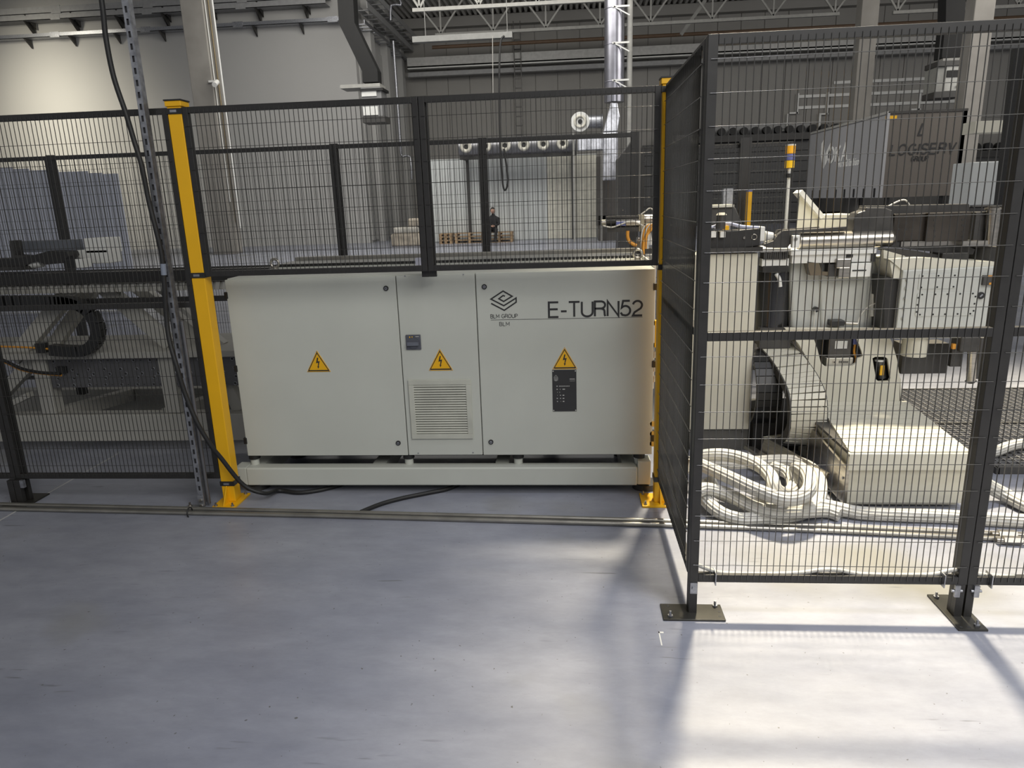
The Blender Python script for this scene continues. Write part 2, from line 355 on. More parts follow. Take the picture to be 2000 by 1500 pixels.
# inner fence of the cell (far side)
Yi = 6.28
wzi = [.24+.1078*k for k in range(18)]
xs = [-5.95, -4.63, -3.33, -2.02, -.72, .57]
inl = ['black inner fence panel behind the bench, leftmost of the row', 'black inner fence panel behind the left yellow post, second from left',
 'black inner fence panel behind the bench and strut, third from left', 'black inner fence panel behind the left half of the cabinet', 'black inner fence panel ending at the dark tall machine']
for k in range(5):
    fence_panel(inl[k], (xs[k]+.002, Yi), (xs[k+1]-.002, Yi), .15, 2.2, (1.17,), wzi, group='inner fence panels', rs=.035, wr=.0013)
fence_panel('black inner fence panel right of the dark tall machine', (.62, Yi), (1.86, Yi), .15, 2.08, (1.1,), wzi[:18], group='inner fence panels', rs=.035, wr=.0013)
def fence_post(label, tubes, z1, base, bolts, rib=False, group='fence posts'):
    t = thing('fence_post', label, 'post', ((base[0]+base[1])/2, (base[2]+base[3])/2, 0), group)
    for (x0, x1, y0, y1) in tubes: MB().box(x0, x1, y0, y1, .009, z1).build('tube', blk, t, bev=.002)
    MB().box(base[0], base[1], base[2], base[3], 0, .009).build('base_plate', mat('grey_base_plate', (.07, .068, .06), .3, .6, var=.2), t, bev=.002)
    mb = MB()
    for b in bolts: mb = MB(); mb.cyl((b[0], b[1], .009), (b[0], b[1], .016), .011, 6, smooth=False).cyl((b[0], b[1], .016), (b[0], b[1], .034), .005, 8); mb.build('anchor_bolt', zinc, t)
    return t
cp = fence_post('near corner black fence post with wide base plate', [(.4785, .5115, 2.666, 2.69)], 2.2, (.37, .62, 2.585, 2.70), [(.40, 2.605), (.595, 2.685)])
MB().box(.479, .511, 2.634, 2.665, .009, .149).build('leg', blk, cp); MB().box(.481, .509, 2.628, 2.634, .10, .148).build('clamp', zinc, cp); 
mb = MB(); bolt(mb, (.495, 2.628, .125), .009, .008); mb.build('clamp_bolt', zinc, cp)
mb = MB()
for (x, y) in ((.40, 2.68), (.41, 2.645), (.605, 2.645), (.60, 2.61)): mb.cyl((x, y, .0088), (x, y, .0095), .006, 10)
mb.build('hole', cabd, cp)
fp = fence_post('black double-leg fence post on a lengthwise base plate at right', [(1.5245, 1.5555, 2.665, 2.69), (1.5615, 1.5925, 2.665, 2.69)], 2.18, (1.50, 1.61, 2.545, 2.80), [(1.525, 2.775), (1.58, 2.57)])
for x in (1.522, 1.595):
    MB().box(x-.010, x+.010, 2.625, 2.634, .10, .15).build('clamp', zinc, fp)
    mb = MB(); mb.cyl((x-.02, 2.632, .125), (x+.02, 2.632, .125), .006, 8); mb.build('clamp_bolt', zinc, fp)
mb = MB()
for (x, y) in ((1.59, 2.79), (1.515, 2.56), (1.545, 2.56)): mb.cyl((x, y, .0088), (x, y, .0095), .006, 10)
mb.build('hole', cabd, fp)
for leg in (1.524, 1.562): MB().box(leg, leg+.030, 2.634, 2.664, .009, .15).build('leg', blk, fp)
lp = fence_post('black double fence post at the far left edge with dark base plate', [(-3.366, -3.329, 3.7, 3.73), (-3.325, -3.288, 3.7, 3.73)], .157, (-3.40, -3.24, 3.66, 3.86), [(-3.36, 3.69)])
MB().box(-3.366, -3.288, 3.76, 3.785, .009, 2.2).build('tube', blk, lp, bev=.002)
MB().box(-3.285, -3.262, 3.70, 3.72, .11, .157).build('clamp', zinc, lp)
mb = MB(); mb.box(-.782, -.743, 3.76, 3.78, 1.30, 2.205); mb.box(-.740, -.703, 3.76, 3.78, 1.30, 2.205)
mb.build('fence_post', blk, label='black fence post joining the two short panels above the cabinet', cat='post', group='fence posts')
for k, x in enumerate([-4.63, -3.33, -2.02, -.72, .57]):
    lab = ['black inner fence post behind the left bench, second from left edge', 'black inner fence post behind the perforated strut', 'black inner fence post behind the left short panel', 'black inner fence post in front of the seated person', 'black inner fence corner post beside the dark tall machine'][k]
    mb = MB(); mb.box(x-.035, x+.035, Yi+.032, Yi+.06, 0, 2.21); mb.box(x-.08, x+.08, Yi-.02, Yi+.13, 0, .008); mb.build('fence_post', blk, label=lab, cat='post', group='inner fence posts')
mb = MB(); x = at(1452, 330, Yi).x; mb.box(x-.045, x+.045, Yi-.06, Yi-.01, 0, 2.12); mb.box(x-.09, x+.09, Yi-.1, Yi-.012, 0, .008)
mb.build('fence_post', blk, label='thick black inner fence post behind the bending head, left of signal tower', cat='post', group='inner fence posts')
# ---------------------------------------------------------------- yellow posts
def yellow_post(label, x0, x1, y0, y1, base, straps):
    t = thing('yellow_post', label, 'post', ((x0+x1)/2, (y0+y1)/2, 0), 'yellow corner posts')
    MB().box(x0, x1, y0, y1, .012, 2.205).build('post_tube', yel, t, bev=.004)
    c = MB().box(x0-.006, x1+.006, y0-.006, y1+.006, 2.205, 2.232).build('cap', yel, t, bev=.003); 
    MB().box(x0-.009, x1+.009, y0-.009, y1+.009, 2.232, 2.239).build('cap_edge', blp, t)
    for z in straps:
        s_ = MB().box(x0-.005, x1+.005, y0-.005, y1+.005, z, z+.028).build('strap', blp, t, bev=.001)
        MB().box(x0+.018, x0+.052, y0-.008, y0-.005, z+.008, z+.02).build('buckle', zinc, s_)
    MB().box(base[0], base[1], base[2], base[3], 0, .012).build('base_plate', yel, t, bev=.002)
    MB().add([(x0+.03, y0, .012), (x0+.036, y0, .012), (x0+.036, y0, .12), (x0+.03, y0, .12), (x0+.03, base[2]+.015, .012), (x0+.036, base[2]+.015, .012)], [(0,3,2,1),(0,4,3),(1,2,5),(0,1,5,4),(3,4,5,2)]).build('gusset', yel, t)
    for (bx, by) in ((base[0]+.02, base[2]+.02), (base[1]-.02, base[2]+.02), (base[1]-.02, base[3]-.02), (base[0]+.02, base[3]-.02)):
        MB().cyl((bx, by, .012), (bx, by, .019), .010, 6, smooth=False).cyl((bx, by, .019), (bx, by, .033), .005, 8).build('anchor_bolt', zinc, t)
    return t
yellow_post('left yellow square post with black straps beside the slotted strut', -2.05, -1.975, 3.729, 3.804, (-2.085, -1.945, 3.645, 3.86), (.112, 1.328, 2.168))
yellow_post('right yellow square post mostly hidden behind the edge-on mesh panel', .466, .535, 3.729, 3.80, (.395, .545, 3.68, 3.86), (.135, 1.31, 2.168))
# ================================================================== ELECTRICAL CABINET
CY = 3.9
def cx(u, v): p = at(u, v, CY); return p.x, p.z
CAB = thing('electrical_cabinet', 'wide light grey machine control cabinet with three doors and warning triangles', 'cabinet', (-.74, 4.25, .2))
xl, xr, zb, zt = -1.950, .468, .235, 1.302
j1, j2 = -.961, -.514
MB().box(xl+.012, xr-.004, CY+.022, 4.6, zb+.01, zt-.012).build('body', cabw, CAB, bev=.003)
MB().box(xl+.006, xr, CY+.02, 4.62, zt-.012, zt).build('top_plate', cabw, CAB, bev=.003)
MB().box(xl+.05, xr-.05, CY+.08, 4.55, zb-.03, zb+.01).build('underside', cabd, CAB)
dl = MB().box(xl, j1-.0025, CY, CY+.022, zb, zt-.006).build('door', cabw, CAB, bev=.003)
dm = MB().box(j1+.0025, j2-.0025, CY, CY+.022, zb+.001, zt-.004).build('centre_panel', cabw, CAB, bev=.003)
dr = MB().box(j2+.0025, xr, CY, CY+.022, zb, zt-.002).build('door', cabw, CAB, bev=.003)
for p, cs in ((dl, [(754, 563), (778, 865)]), (dr, [(946, 560), (959, 863)])):
    for u, v in cs:
        x, z = cx(u, v); mb = MB(); mb.mat(0).cyl((x, CY+.001, z), (x, CY-.006, z), .0145, 20); mb.mat(1).cyl((x, CY-.006, z), (x, CY-.0085, z), .0085, 16); mb.mat(0).box(x-.005, x+.005, CY-.0105, CY-.0085, z-.0015, z+.0015)
        mb.build('lock', [blp, zinc], p)
for p, cs in ((dl, [(441, 577), (462, 720), (480, 861)]), (dr, [(1275.5, 560), (1272, 711), (1269, 856)])):
    for u, v in cs:
        x, z = cx(u, v); x = xl-.002 if p is dl else xr+.002
        MB().box(x-.010, x+.010, CY-.006, CY+.02, z-.019, z+.019).build('hinge', blp, p, bev=.002)
mb = MB()
for u, v in [(791, 539), (905, 536), (817, 885), (924, 884)]: x, z = cx(u, v); bolt(mb, (x, CY+.0005, z), .004, .003, n=10)
mb.build('screw', zinc, dm)
def warn(p, u, v):
    x, z = cx(u, v); h = .0615; W = .070
    mb = MB(); mb.mat(0).prism([(x-W, z-h), (x+W, z-h), (x, z+h+.004)], CY-.0025, CY+.0005)
    def tri(s): return [(x-W*s, z-h*s-.006*(1-s)), (x+W*s, z-h*s-.006*(1-s)), (x, z+h*s-.006*(1-s)*2)]
    o, i = tri(.93), tri(.80); mb.mat(1)
    for k in range(3):
        a, b, c, d = o[k], o[(k+1) % 3], i[(k+1) % 3], i[k]; mb.prism([a, b, c, d], CY-.0033, CY-.0025)
    s = .9
    bolt_ = [(.002, .037), (.010, .037), (.004, .012), (.017, .015), (.007, -.022), (.011, -.021), (.003, -.036), (-.002, -.019), (.002, -.020), (.006, .004), (-.008, .000)]
    q = [(x+a*s-.004, z-.010+b*s) for a, b in bolt_]
    mb.prism([q[0], q[1], q[2], q[10]], CY-.0033, CY-.0025); mb.prism([q[2], q[3], q[9], q[10]], CY-.0033, CY-.0025)
    mb.prism([q[3], q[4], q[8], q[9]], CY-.0033, CY-.0025); mb.prism([q[5], q[6], q[7]], CY-.0033, CY-.0025)
    mb.mat(2)
    for a, b in ((0, h-.004), (-W+.008, -h+.004), (W-.008, -h+.004)): mb.cyl((x+a, CY-.0025, z+b), (x+a, CY-.0045, z+b), .0028, 8)
    mb.build('warning_sign', [yel, ink, zinc], p)['label'] = 'yellow triangle with a black lightning bolt'
warn(dl, 621, 706); warn(dm, 860, 703); warn(dr, 1103, 700)
# rotary switch
x, z = cx(808, 668)
sw = MB().box(x-.043, x+.043, CY-.010, CY, z-.043, z+.043).build('main_switch', swg, dm, bev=.003)
# (sub-parts stay within three levels: the knob belongs to the switch mesh's parent panel)
mb = MB(); mb.mat(0).cyl((x, CY-.010, z-.004), (x, CY-.018, z-.004), .031, 28); mb.mat(1).box(x-.033, x+.033, CY-.032, CY-.018, z-.016, z+.004); mb.mat(2).box(x+.014, x+.034, CY-.0112, CY-.010, z+.031, z+.034)
mb.mat(3).box(x-.022, x-.016, CY-.0112, CY-.010, z+.026, z+.034).box(x-.008, x-.002, CY-.0112, CY-.010, z+.028, z+.034)
mb.build('switch_knob', [swg, mat('switch_knob_grey', (.13, .14, .17), .4), prt, yel], dm, bev=.002)
# vent grille
va = at(804, 742, CY); vb = at(926, 742, CY); vx0, vx1 = -.930, -.566; vz1 = cx(862, 741)[1]; vz0 = cx(866, 856)[1]
mb = MB(); b_ = .030
for a in ((vx0, vx1, vz1-b_, vz1), (vx0, vx1, vz0, vz0+b_), (vx0, vx0+b_, vz0+b_, vz1-b_), (vx1-b_, vx1, vz0+b_, vz1-b_)): mb.box(a[0], a[1], CY-.012, CY+.001, a[2], a[3])
ivory = mat('ivory_plastic', (.50, .505, .44), .4); mb.build('vent_frame', ivory, dm, bev=.002)
n = 20; hh = (vz1-vz0-2*b_)/n
for k in range(n):
    z0 = vz0+b_+k*hh
    MB().add([(vx0+b_, CY-.002, z0+.003), (vx1-b_, CY-.002, z0+.003), (vx1-b_, CY-.011, z0+.0045), (vx0+b_, CY-.011, z0+.0045), (vx0+b_, CY-.002, z0+hh-.001), (vx1-b_, CY-.002, z0+hh-.001), (vx1-b_, CY-.008, z0+hh-.0025), (vx0+b_, CY-.008, z0+hh-.0025)],
        [(0,3,2,1),(3,7,6,2),(4,5,6,7),(0,1,5,4),(0,4,7,3),(1,2,6,5)]).build('vent_slat', ivory, dm)
MB().box(vx0+.01, vx1-.01, CY-.002, CY-.0005, vz0+.01, vz1-.01).build('vent_backing', mat('vent_shadow_grey', (.10, .10, .09), .8), dm)
# lettering on the right door
mb = MB(); Yt = CY
xa, za = cx(1071, 620.5); xb, _ = cx(1255, 613); zc = cx(1071, 590)[1]
lettering(mb, 'E-TURN52', xa+.004, za+.003, .082, .0112, Yt, gap=.14, width=xb-xa-.006)
mb.build('lettering', ink, dr)
mb = MB(); xg, zg = cx(958.5, 621.5); xg2 = cx(1011, 621)[0]
lettering(mb, 'BLM GROUP', xg, zg, .0205, .0028, Yt, gap=.2, width=xg2-xg)
xg3, zg3 = cx(976, 636.5); lettering(mb, 'BLM', xg3, zg3, .0205, .0026, Yt, gap=.22, width=cx(995, 636)[0]-xg3)
mb.build('lettering', ink, dr)
mb = MB(); lx0, lz0 = cx(958.5, 625.0); lx1 = cx(1255, 618.5)[0]; mb.box(lx0, lx1, Yt-.0012, Yt, lz0-.001, lz0+.001); mb.build('rule_line', ink, dr)
# spiral diamond emblem
ox, oz = cx(930+290/1929*360, 540+230/1500*280); k_ = .000506*1.02
def em(u, v): return (ox+(u-290)*k_, oz-(v-230)*k_)
mb = MB()
mb.ribbon([em(u, v) for u, v in [(303, 206), (282, 198), (236, 232), (287, 262), (380, 208), (284, 150), (150, 234), (287, 308), (422, 228), (422, 272), (290, 358), (150, 280)]], .0078, Yt-.0012, Yt)
mb.build('emblem', ink, dr)['label'] = 'black spiral diamond emblem'
# data plate
px0, pz1 = cx(1078, 722); px1, pz0 = cx(1127, 804); px0 = -.092; px1 = px0+.137
px0, _ = cx(1079, 760); px1, _ = cx(1126, 760); pz1 = cx(1103, 722)[1]; pz0 = cx(1103, 803.5)[1]
mb = MB(); mb.box(px0, px1, CY-.0025, CY+.0005, pz0, pz1); mb.build('data_plate', plate, dr, bev=.002)
mb = MB(); W_ = px1-px0; H_ = pz1-pz0
def seg(a, b, c, d): mb.box(px0+a*W_, px0+b*W_, CY-.0031, CY-.0025, pz1-d*H_, pz1-c*H_)
mb.ribbon([(px0+W_*(.15+a*.006), pz1-H_*(.185+b*.006)) for a, b in [(2,-2),(-1,-3),(-6,0),(0,4),(11,-3),(0,-10),(-14,0),(0,9),(14,0),(14,5),(0,14),(-14,5)]], .0012, CY-.0031, CY-.0025)
seg(.08, .24, .245, .25); seg(.72, .93, .212, .222); seg(.72, .94, .235, .238); seg(.72, .94, .266, .27)
for r_, cols in enumerate([[(.17, .22), (.28, .31), (.33, .36), (.38, .41), (.43, .46), (.48, .51), (.53, .56), (.58, .61), (.63, .66), (.68, .71)], [(.17, .22), (.31, .33), (.42, .52)], [(.2, .21), (.29, .31)], [(.2, .21), (.31, .35), (.42, .49)], [(.17, .22), (.31, .35), (.42, .49)], [(.18, .22), (.34, .35), (.42, .49)]]):
    for a, b in cols: seg(a, b, .378+r_*.073, .398+r_*.073)
for a, b in ((.04, .03), (.96, .03), (.04, .97), (.96, .97)): mb.cyl((px0+a*W_, CY-.0025, pz1-b*H_), (px0+a*W_, CY-.004, pz1-b*H_), .0035, 8)
mb.build('plate_print', prt, dr)
# right side wall block seen beside the door + mounts
MB().box(.466, .476, CY+.03, 4.6, .62, 1.32).build('side_strip', wht, CAB)
# lifting eyes
for u, v, lab in ((486, 524, 'steel lifting eye ring on the cabinet top near the left yellow post'), (1257, 505, 'steel lifting eye ring on the cabinet top near the gripper cables')):
    p = fl(u, v, 1.302); p.x = min(p.x, .43); p.x = max(p.x, -1.90); mb = MB(); mb.ring((p.x+.002, min(p.y, 4.5), 1.302+.036), .026, .0085, 'y', 24, 8); mb.cyl((p.x, min(p.y, 4.5), 1.302), (p.x, min(p.y, 4.5), 1.312), .02, 16); mb.build('lifting_eye', stl, label=lab, cat='ring', group='lifting eyes')
# base frame
PL = thing('machine_base_frame', 'low light grey steel base frame carrying the control cabinet', 'frame', (-.74, 4.2, 0))
MB().box(-1.96, .385, 3.868, 3.95, .055, .168).build('front_beam', cabw, PL, bev=.008)
MB().box(-1.96, .385, 4.5, 4.58, .055, .168).build('rear_beam', cabw, PL, bev=.008)
for x in (-1.96, -1.2, -.45, .30): MB().box(x, x+.08, 3.95, 4.5, .06, .16).build('cross_member', cabw, PL)
mb = MB(); mb.prism([(-2.06, .055), (-1.958, .055), (-1.958, .168), (-2.035, .168)], 3.872, 3.98); mb.build('end_bracket', cabw, PL, bev=.006)
mb = MB(); mb.box(.386, .462, 3.88, 3.99, .055, .20); mb.build('end_bracket', cabw, PL, bev=.006)
for x in (-1.93, -.97, -.47+.15-.35+.36, .40):
    y = 3.945
    MB().cyl((x, y, .205), (x, y, .24), .034, 20).build('rubber_mount', rub, PL)
    MB().cyl((x, y, .165), (x, y, .207), .026, 16).build('mount_pad', cabw, PL)
for x in (-1.95, .44):
    MB().cyl((x, 3.98, 0), (x, 3.98, .035), .075, 28).cyl((x, 3.98, .035), (x, 3.98, .06), .03, 16).build('foot', dst, PL)
for x in (-1.90, .35):
    MB().cyl((x, 4.54, 0), (x, 4.54, .055), .06, 20).build('foot', dst, PL)
# yellow interlock and connectors on the cabinet's right flank
t = thing('safety_interlock', 'yellow safety interlock handle and steel connectors beside the cabinet right edge', 'interlock', (.475, 4.0, .3))
mb = MB(); mb.box(.470, .486, 3.93, 3.97, .86, .885).box(.470, .486, 3.93, 3.97, .985, 1.01).box(.478, .486, 3.93, 3.97, .885, .985).box(.466, .474, 3.93, 3.97, .82, .86); mb.build('handle', yel, t)
mb = MB()
for z in (.80, .72, .66): mb.cyl((.475, 3.94, z), (.475, 3.94, z+.035), .012, 10)
for z in (.36, .42, .30): mb.cyl((.472, 3.94, z), (.472, 3.90, z), .017, 12)
mb.build('connector', stl, t)
# ================================================================== SLOTTED STRUT, CABLES, PIPES
S0 = fl(402, 984, 0); sx, sy = S0.x-.001, 3.655
sx = fl(402, 988, 0).x
tops = 3.1
ST = thing('slotted_strut', 'galvanised slotted steel strut channel standing beside the left yellow post', 'strut', (sx, sy, 0))
hw = .0165; mb = MB()
mb.box(sx-hw, sx-.006, sy, sy+.002, .03, tops); mb.box(sx+.006, sx+hw, sy, sy+.002, .03, tops)
z = .03
while z < tops-.05:
    mb.box(sx-.006, sx+.006, sy, sy+.002, z, z+.027); z += .056
mb.box(sx-hw, sx-hw+.002, sy+.002, sy+.040, .03, tops); mb.box(sx+hw-.002, sx+hw, sy+.002, sy+.040, .03, tops)
mb.build('channel', zinc, ST)
MB().box(sx-hw+.003, sx+hw-.003, sy+.008, sy+.038, .03, tops).build('slot_dark_fill', mat('slot_shade_dark', (.05, .05, .055), .6, .3, var=.1), ST)  # dark filler added inside the channel so its slots look shaded
MB().cyl((sx+hw+.012, sy+.03, 0.02), (sx+hw+.012, sy+.03, 1.1), .010, 12).build('side_tube', mat('dull_tube', (.16, .16, .17), .45, .6), ST)
MB().box(sx-hw-.003, sx+hw+.003, sy-.006, sy, .0, .085).build('foot_bracket', zinc, ST, bev=.002)
MB().box(sx-.10, sx+.0, sy+.0, sy+.045, 0, .006).build('foot_plate', zinc, ST, bev=.002)
MB().box(sx-.02, sx+.03, sy-.07, sy-.006, 0, .006).build('foot_plate', zinc, ST, bev=.002)
mb = MB(); bolt(mb, (sx, sy-.006, .055), .010, .008); bolt(mb, (sx, sy-.006, .022), .010, .008); mb.cyl((sx-.085, sy+.02, .006), (sx-.085, sy+.02, .03), .006, 8).cyl((sx-.085, sy+.02, .006), (sx-.085, sy+.02, .013), .011, 6, smooth=False)
mb.build('bolt', stl, ST)
cpx = [(190, -60, 3.62), (201, 20, 3.62), (207, 75, 3.62), (222, 150, 3.62), (246, 222, 3.62), (262, 275, 3.62), (277, 325, 3.62), (290, 390, 3.63), (305, 450, 3.63), (316, 500, 3.635), (321, 560, 3.635), (325, 620, 3.635), (331, 665, 3.62), (345, 715, 3.60), (362, 770, 3.60), (385, 825, 3.60), (412, 870, 3.62), (432, 895, 3.65)]
pts = [at(*c) for c in cpx]+[Vector((-1.90, 3.70, .13)), Vector((-1.80, 3.74, .06)), fl(545, 958, .02), fl(590, 962, .014), Vector((-1.45, 3.95, .014)), Vector((-1.25, 4.2, .014))]
PC = thing('power_cable', 'thick black power cable hanging down past the slotted strut to the floor', 'cable', tuple(pts[0]))
MB().tube(pts, .0125, 12, 6).build('sheath', rub, PC)
MB().cyl(at(318.5, 515, 3.635), at(320.5, 537, 3.635), .0145, 14).build('tape', mat('grey_blue_tape', (.22, .25, .31), .5), PC)
p1 = [fl(u, v, .013) for u, v in [(705, 1000), (745, 984), (790, 972), (840, 962), (880, 953)]]+[Vector((-.62, 4.1, .013)), Vector((-.45, 4.4, .013))]
MB().tube(p1, .0125, 12, 5).build('floor_cable', rub, label='short black cable crossing the floor from the pipes to the base frame', cat='cable')
CP = thing('floor_conduit', 'pair of long grey steel conduit pipes lying along the floor', 'pipe', (-.5, 3.6, 0))
fp0 = [fl(0, 985, .013), fl(640, 1000, .013), fl(1300, 1017.5, .013), fl(1600, 1027, .013), fl(1955, 1043, .013)]
fq0 = [fl(0, 994, .012), fl(640, 1008, .012), fl(1300, 1026, .012), fl(1600, 1037, .012), fl(1955, 1053, .012)]
def ext(P): a, b = P[0], P[1]; return [a+(a-b).normalized()*1.3]+P
for P in (ext(fp0), ext(fq0)):
    P = [Vector((p.x, p.y, .0135)) for p in P]; MB().tube(P, .0125, 12, 1).build('conduit', pip, CP)
for i, (u, v) in enumerate(((1962, 1044), (1972, 1056))):
    p = fl(u, v, .02); d = Vector((1, -.085, 0)).normalized(); p.z = .022
    MB().cyl(p-d*.06, p-d*.03, .014, 12).cyl(p-d*.03, p+d*.05, .022, 6, smooth=False).cyl(p+d*.05, p+d*.3, .014, 12).build('coupler', stl, CP)
p = fl(371, 1003, .013); mb = MB(); mb.ring((p.x, p.y, .02), .028, .004, 'x', 18, 6); mb.build('zip_tie', blp, label='black tie looped around the floor pipes near the strut foot', cat='cable tie')
# white signal cable tied to the lower rail
wp = [(1362, 1103), (1385, 1112), (1410, 1119), (1480, 1121), (1560, 1119), (1605, 1113), (1640, 1114), (1680, 1121), (1760, 1123), (1820, 1122), (1848, 1116), (1868, 1112), (1890, 1116), (1925, 1123), (2005, 1128)]
WC = thing('white_cable', 'thin white patterned cable tied along the bottom rail of the nearest fence', 'cable', (1.2, 2.66, .15))
MB().tube([at(u, v, 2.655) for u, v in wp], .0085, 10, 5).build('sheath', hosem, WC)
mb = MB()
for k in range(24):
    u = 1395+k*25; vs = [v for (uu, v) in wp]; v = None
    for a, b in zip(wp[:-1], wp[1:]):
        if a[0] <= u <= b[0]: v = a[1]+(b[1]-a[1])*(u-a[0])/(b[0]-a[0])
    p = at(u, v, 2.655); mb.beam(p+Vector((-.005, -.0085, -.004)), p+Vector((.005, -.0085, .005)), .0016)
mb.build('fleck', mat('cable_fleck', (.12, .11, .1), .6), WC)
for u in (1395, 1838, 1930): p = at(u, 1122, 2.65); MB().box(p.x-.002, p.x+.002, 2.616, 2.665, .145, .20).build('tie', zinc, WC)
# ================================================================== LEFT BENCH (loader frame)
BN = thing('loading_bench', 'grey steel tube loading bench with crossed legs behind the left fence', 'bench', (-3.5, 4.8, 0))
Yb = 4.62
MB().box(-4.9, -2.02, Yb, Yb+.12, .085, .285).build('floor_beam', benchm, BN, bev=.006)
MB().box(-4.9, -2.02, 5.35, 5.45, .085, .285).build('floor_beam', benchm, BN, bev=.006)
for x in (-3.85, -2.95, -2.1): MB().beam((x, Yb+.12, .24), (x+.25, 5.35, .24), .10, .08).build('cross_beam', benchm, BN, bev=.004)
for (u0, u1) in ((70, 102), (316, 350)): 
    a = at(u0+15, 760, Yb+.02).x; MB().box(a-.055, a+.055, Yb+.02, Yb+.13, .285, .70).build('leg', benchm, BN, bev=.005)
a = at(418, 780, Yb+.02).x; MB().box(a-.055, a+.055, Yb+.02, Yb+.13, .285, .70).build('leg', benchm, BN, bev=.005)
MB().box(-4.9, -1.98, Yb-.02, 5.3, .70, .745).build('shelf', benchm, BN, bev=.004)
def obeam(u0, v0, u1, v1, Y, w_, name='brace', m_=benchm, h_=.07): MB().beam(at(u0, v0, Y), at(u1, v1, Y), w_, h_).build(name, m_, BN, bev=.004)
obeam(145, 560, 30, 700, Yb+.10, .105); obeam(185, 560, 95, 690, Yb+.28, .085)
obeam(205, 562, 335, 672, Yb+.14, .10); obeam(268, 560, 405, 668, Yb+.34, .085); obeam(310, 562, 440, 672, Yb+.25, .03)
obeam(70, 700, 0, 775, Yb+.1, .085); obeam(430, 720, 470, 800, Yb+.12, .09)
obeam(0, 800, 60, 770, Yb-.0, .04)
# perforated plate with real holes rims
Yp = Yb+.03
pa = at(92, 703, Yp); pb = at(455, 703, Yp); pz1_ = at(200, 700, Yp).z; pz0_ = at(200, 756, Yp).z
MB().box(pa.x, -2.03, Yp, Yp+.01, pz0_, pz1_).build('perforated_plate', perfm, BN)
mb = MB(); mb2 = MB(); nx = 14; W_ = -2.03-pa.x
for k in range(nx):
    for r_, (fz, dx) in enumerate(((.92, 0), (.62, .012), (.46, .045), (.32, .012), (.08, 0))):
        x = pa.x+.045+k*W_/nx+dx; z = pz0_+(pz1_-pz0_)*fz
        if x > -2.05: continue
        mb.ring((x, Yp-.001, z), .012, .0028, 'y', 12, 4); mb2.cyl((x, Yp-.0008, z), (x, Yp-.0002, z), .007, 10)
        if r_ in (0, 4): mb2.box(x+.045, x+.055, Yp-.0008, Yp-.0002, z-.003, z+.003)
mb.build('hole_rim', zinc, BN, kind='stuff'); mb2.build('hole', cabd, BN, kind='stuff')
MB().px(109, 717, 126, 730, Yp-.03, .03).build('clip', blp, BN)
MB().px(149, 757, 163, 771, Yb+.3, .05).build('clip', blp, BN)
# bed rail on top
MB().box(-5.0, -1.98, 4.66, 4.80, 1.16, 1.215).build('bed_edge', benchm, BN, bev=.003)
MB().box(-5.0, -1.98, 4.62, 4.72, 1.225, 1.30).build('dark_rail', blk, BN, bev=.003)
mb = MB()
for k in range(60):
    x = -4.95+k*.05; mb.prism([(x, 1.160), (x+.03, 1.160), (x+.045, 1.215), (x+.015, 1.215)], 4.645, 4.66)
mb.build('toothed_strip', benchm, BN, kind='stuff')
MB().box(-5.0, -2.0, 4.62, 4.66, 1.085, 1.118).build('lower_rail', blk, BN)
# energy chain loop
EC = thing('energy_chain', 'black cable drag chain looping back on the loading bench', 'cable chain', tuple(at(150, 640, 4.56)))
path = [at(u, v, 4.56) for u, v in [(-60, 589), (40, 588), (110, 588), (145, 592), (172, 606), (188, 630), (192, 652), (184, 672), (165, 684), (135, 685), (104, 683)]]
path = smooth_path(path, 6)
acc = 0; nxt = 0; links = 0
for a, b in zip(path[:-1], path[1:]):
    acc += (b-a).length
    if acc >= nxt: 
        d = (b-a).normalized(); MB().beam(a-d*.0235, a+d*.0235, .074, .07).build('link', blp, EC, bev=.003); nxt += .040
# cables to chain
MB().tube([at(u, v, 4.55) for u, v in [(-30, 676), (40, 678), (75, 680), (100, 682)]], .007, 8, 4).build('orange_cable', orn, label='orange cable entering the drag chain on the bench', cat='cable')
MB().tube([at(u, v, 4.5) for u, v in [(-20, 700), (10, 708), (40, 722), (75, 729), (120, 733)]], .008, 8, 4).build('orange_cable', orn, label='sagging orange cable below the bench shelf', cat='cable')
MB().tube([at(u, v, 4.48) for u, v in [(-20, 695), (10, 705), (40, 719), (75, 727), (118, 730)]], .011, 8, 4).build('black_cable', rub, label='sagging black cable just above the lower orange cable', cat='cable')
MB().px(69, 671, 86, 690, 4.53, .05).build('cable_clamp', blp, label='small black clamp holding the orange cable on the bench', cat='clamp')
# carriage on the bed at far left
CR = thing('loader_carriage', 'dark loader carriage with white drive box on the bench bed', 'machine', tuple(at(90, 520, 4.75)))
MB().pprism([(-20, 506), (30, 505), (60, 500), (95, 490), (130, 492), (133, 500), (122, 514), (90, 517), (72, 510), (55, 514), (45, 524), (-20, 526)], 4.75, .12).build('arm', blk, CR)
MB().pprism([(18, 470), (26, 470), (30, 498), (60, 500), (60, 506), (22, 505)], 4.78, .08).build('bracket', dst, CR)
MB().px(28, 470, 145, 492, 4.9, .10).build('cover', mat('slate_cover', (.12, .13, .15), .4), CR)
MB().px(165, 465, 208, 495, 4.9, .18).build('drive_box', wht, CR, bev=.006)
MB().px(150, 488, 212, 515, 4.9, .16).build('housing', wht, CR, bev=.006)
MB().px(131, 506, 148, 524, 4.72, .1).build('sensor', blp, CR)
MB().px(148, 506, 160, 523, 4.72, .1).build('bracket', wht, CR)
MB().cyl(at(60, 517, 4.8), at(82, 514, 4.8), .03, 14).build('roller', wht, CR)
MB().px(-40, 522, 45, 529, 4.7, .12).build('base', dst, CR)
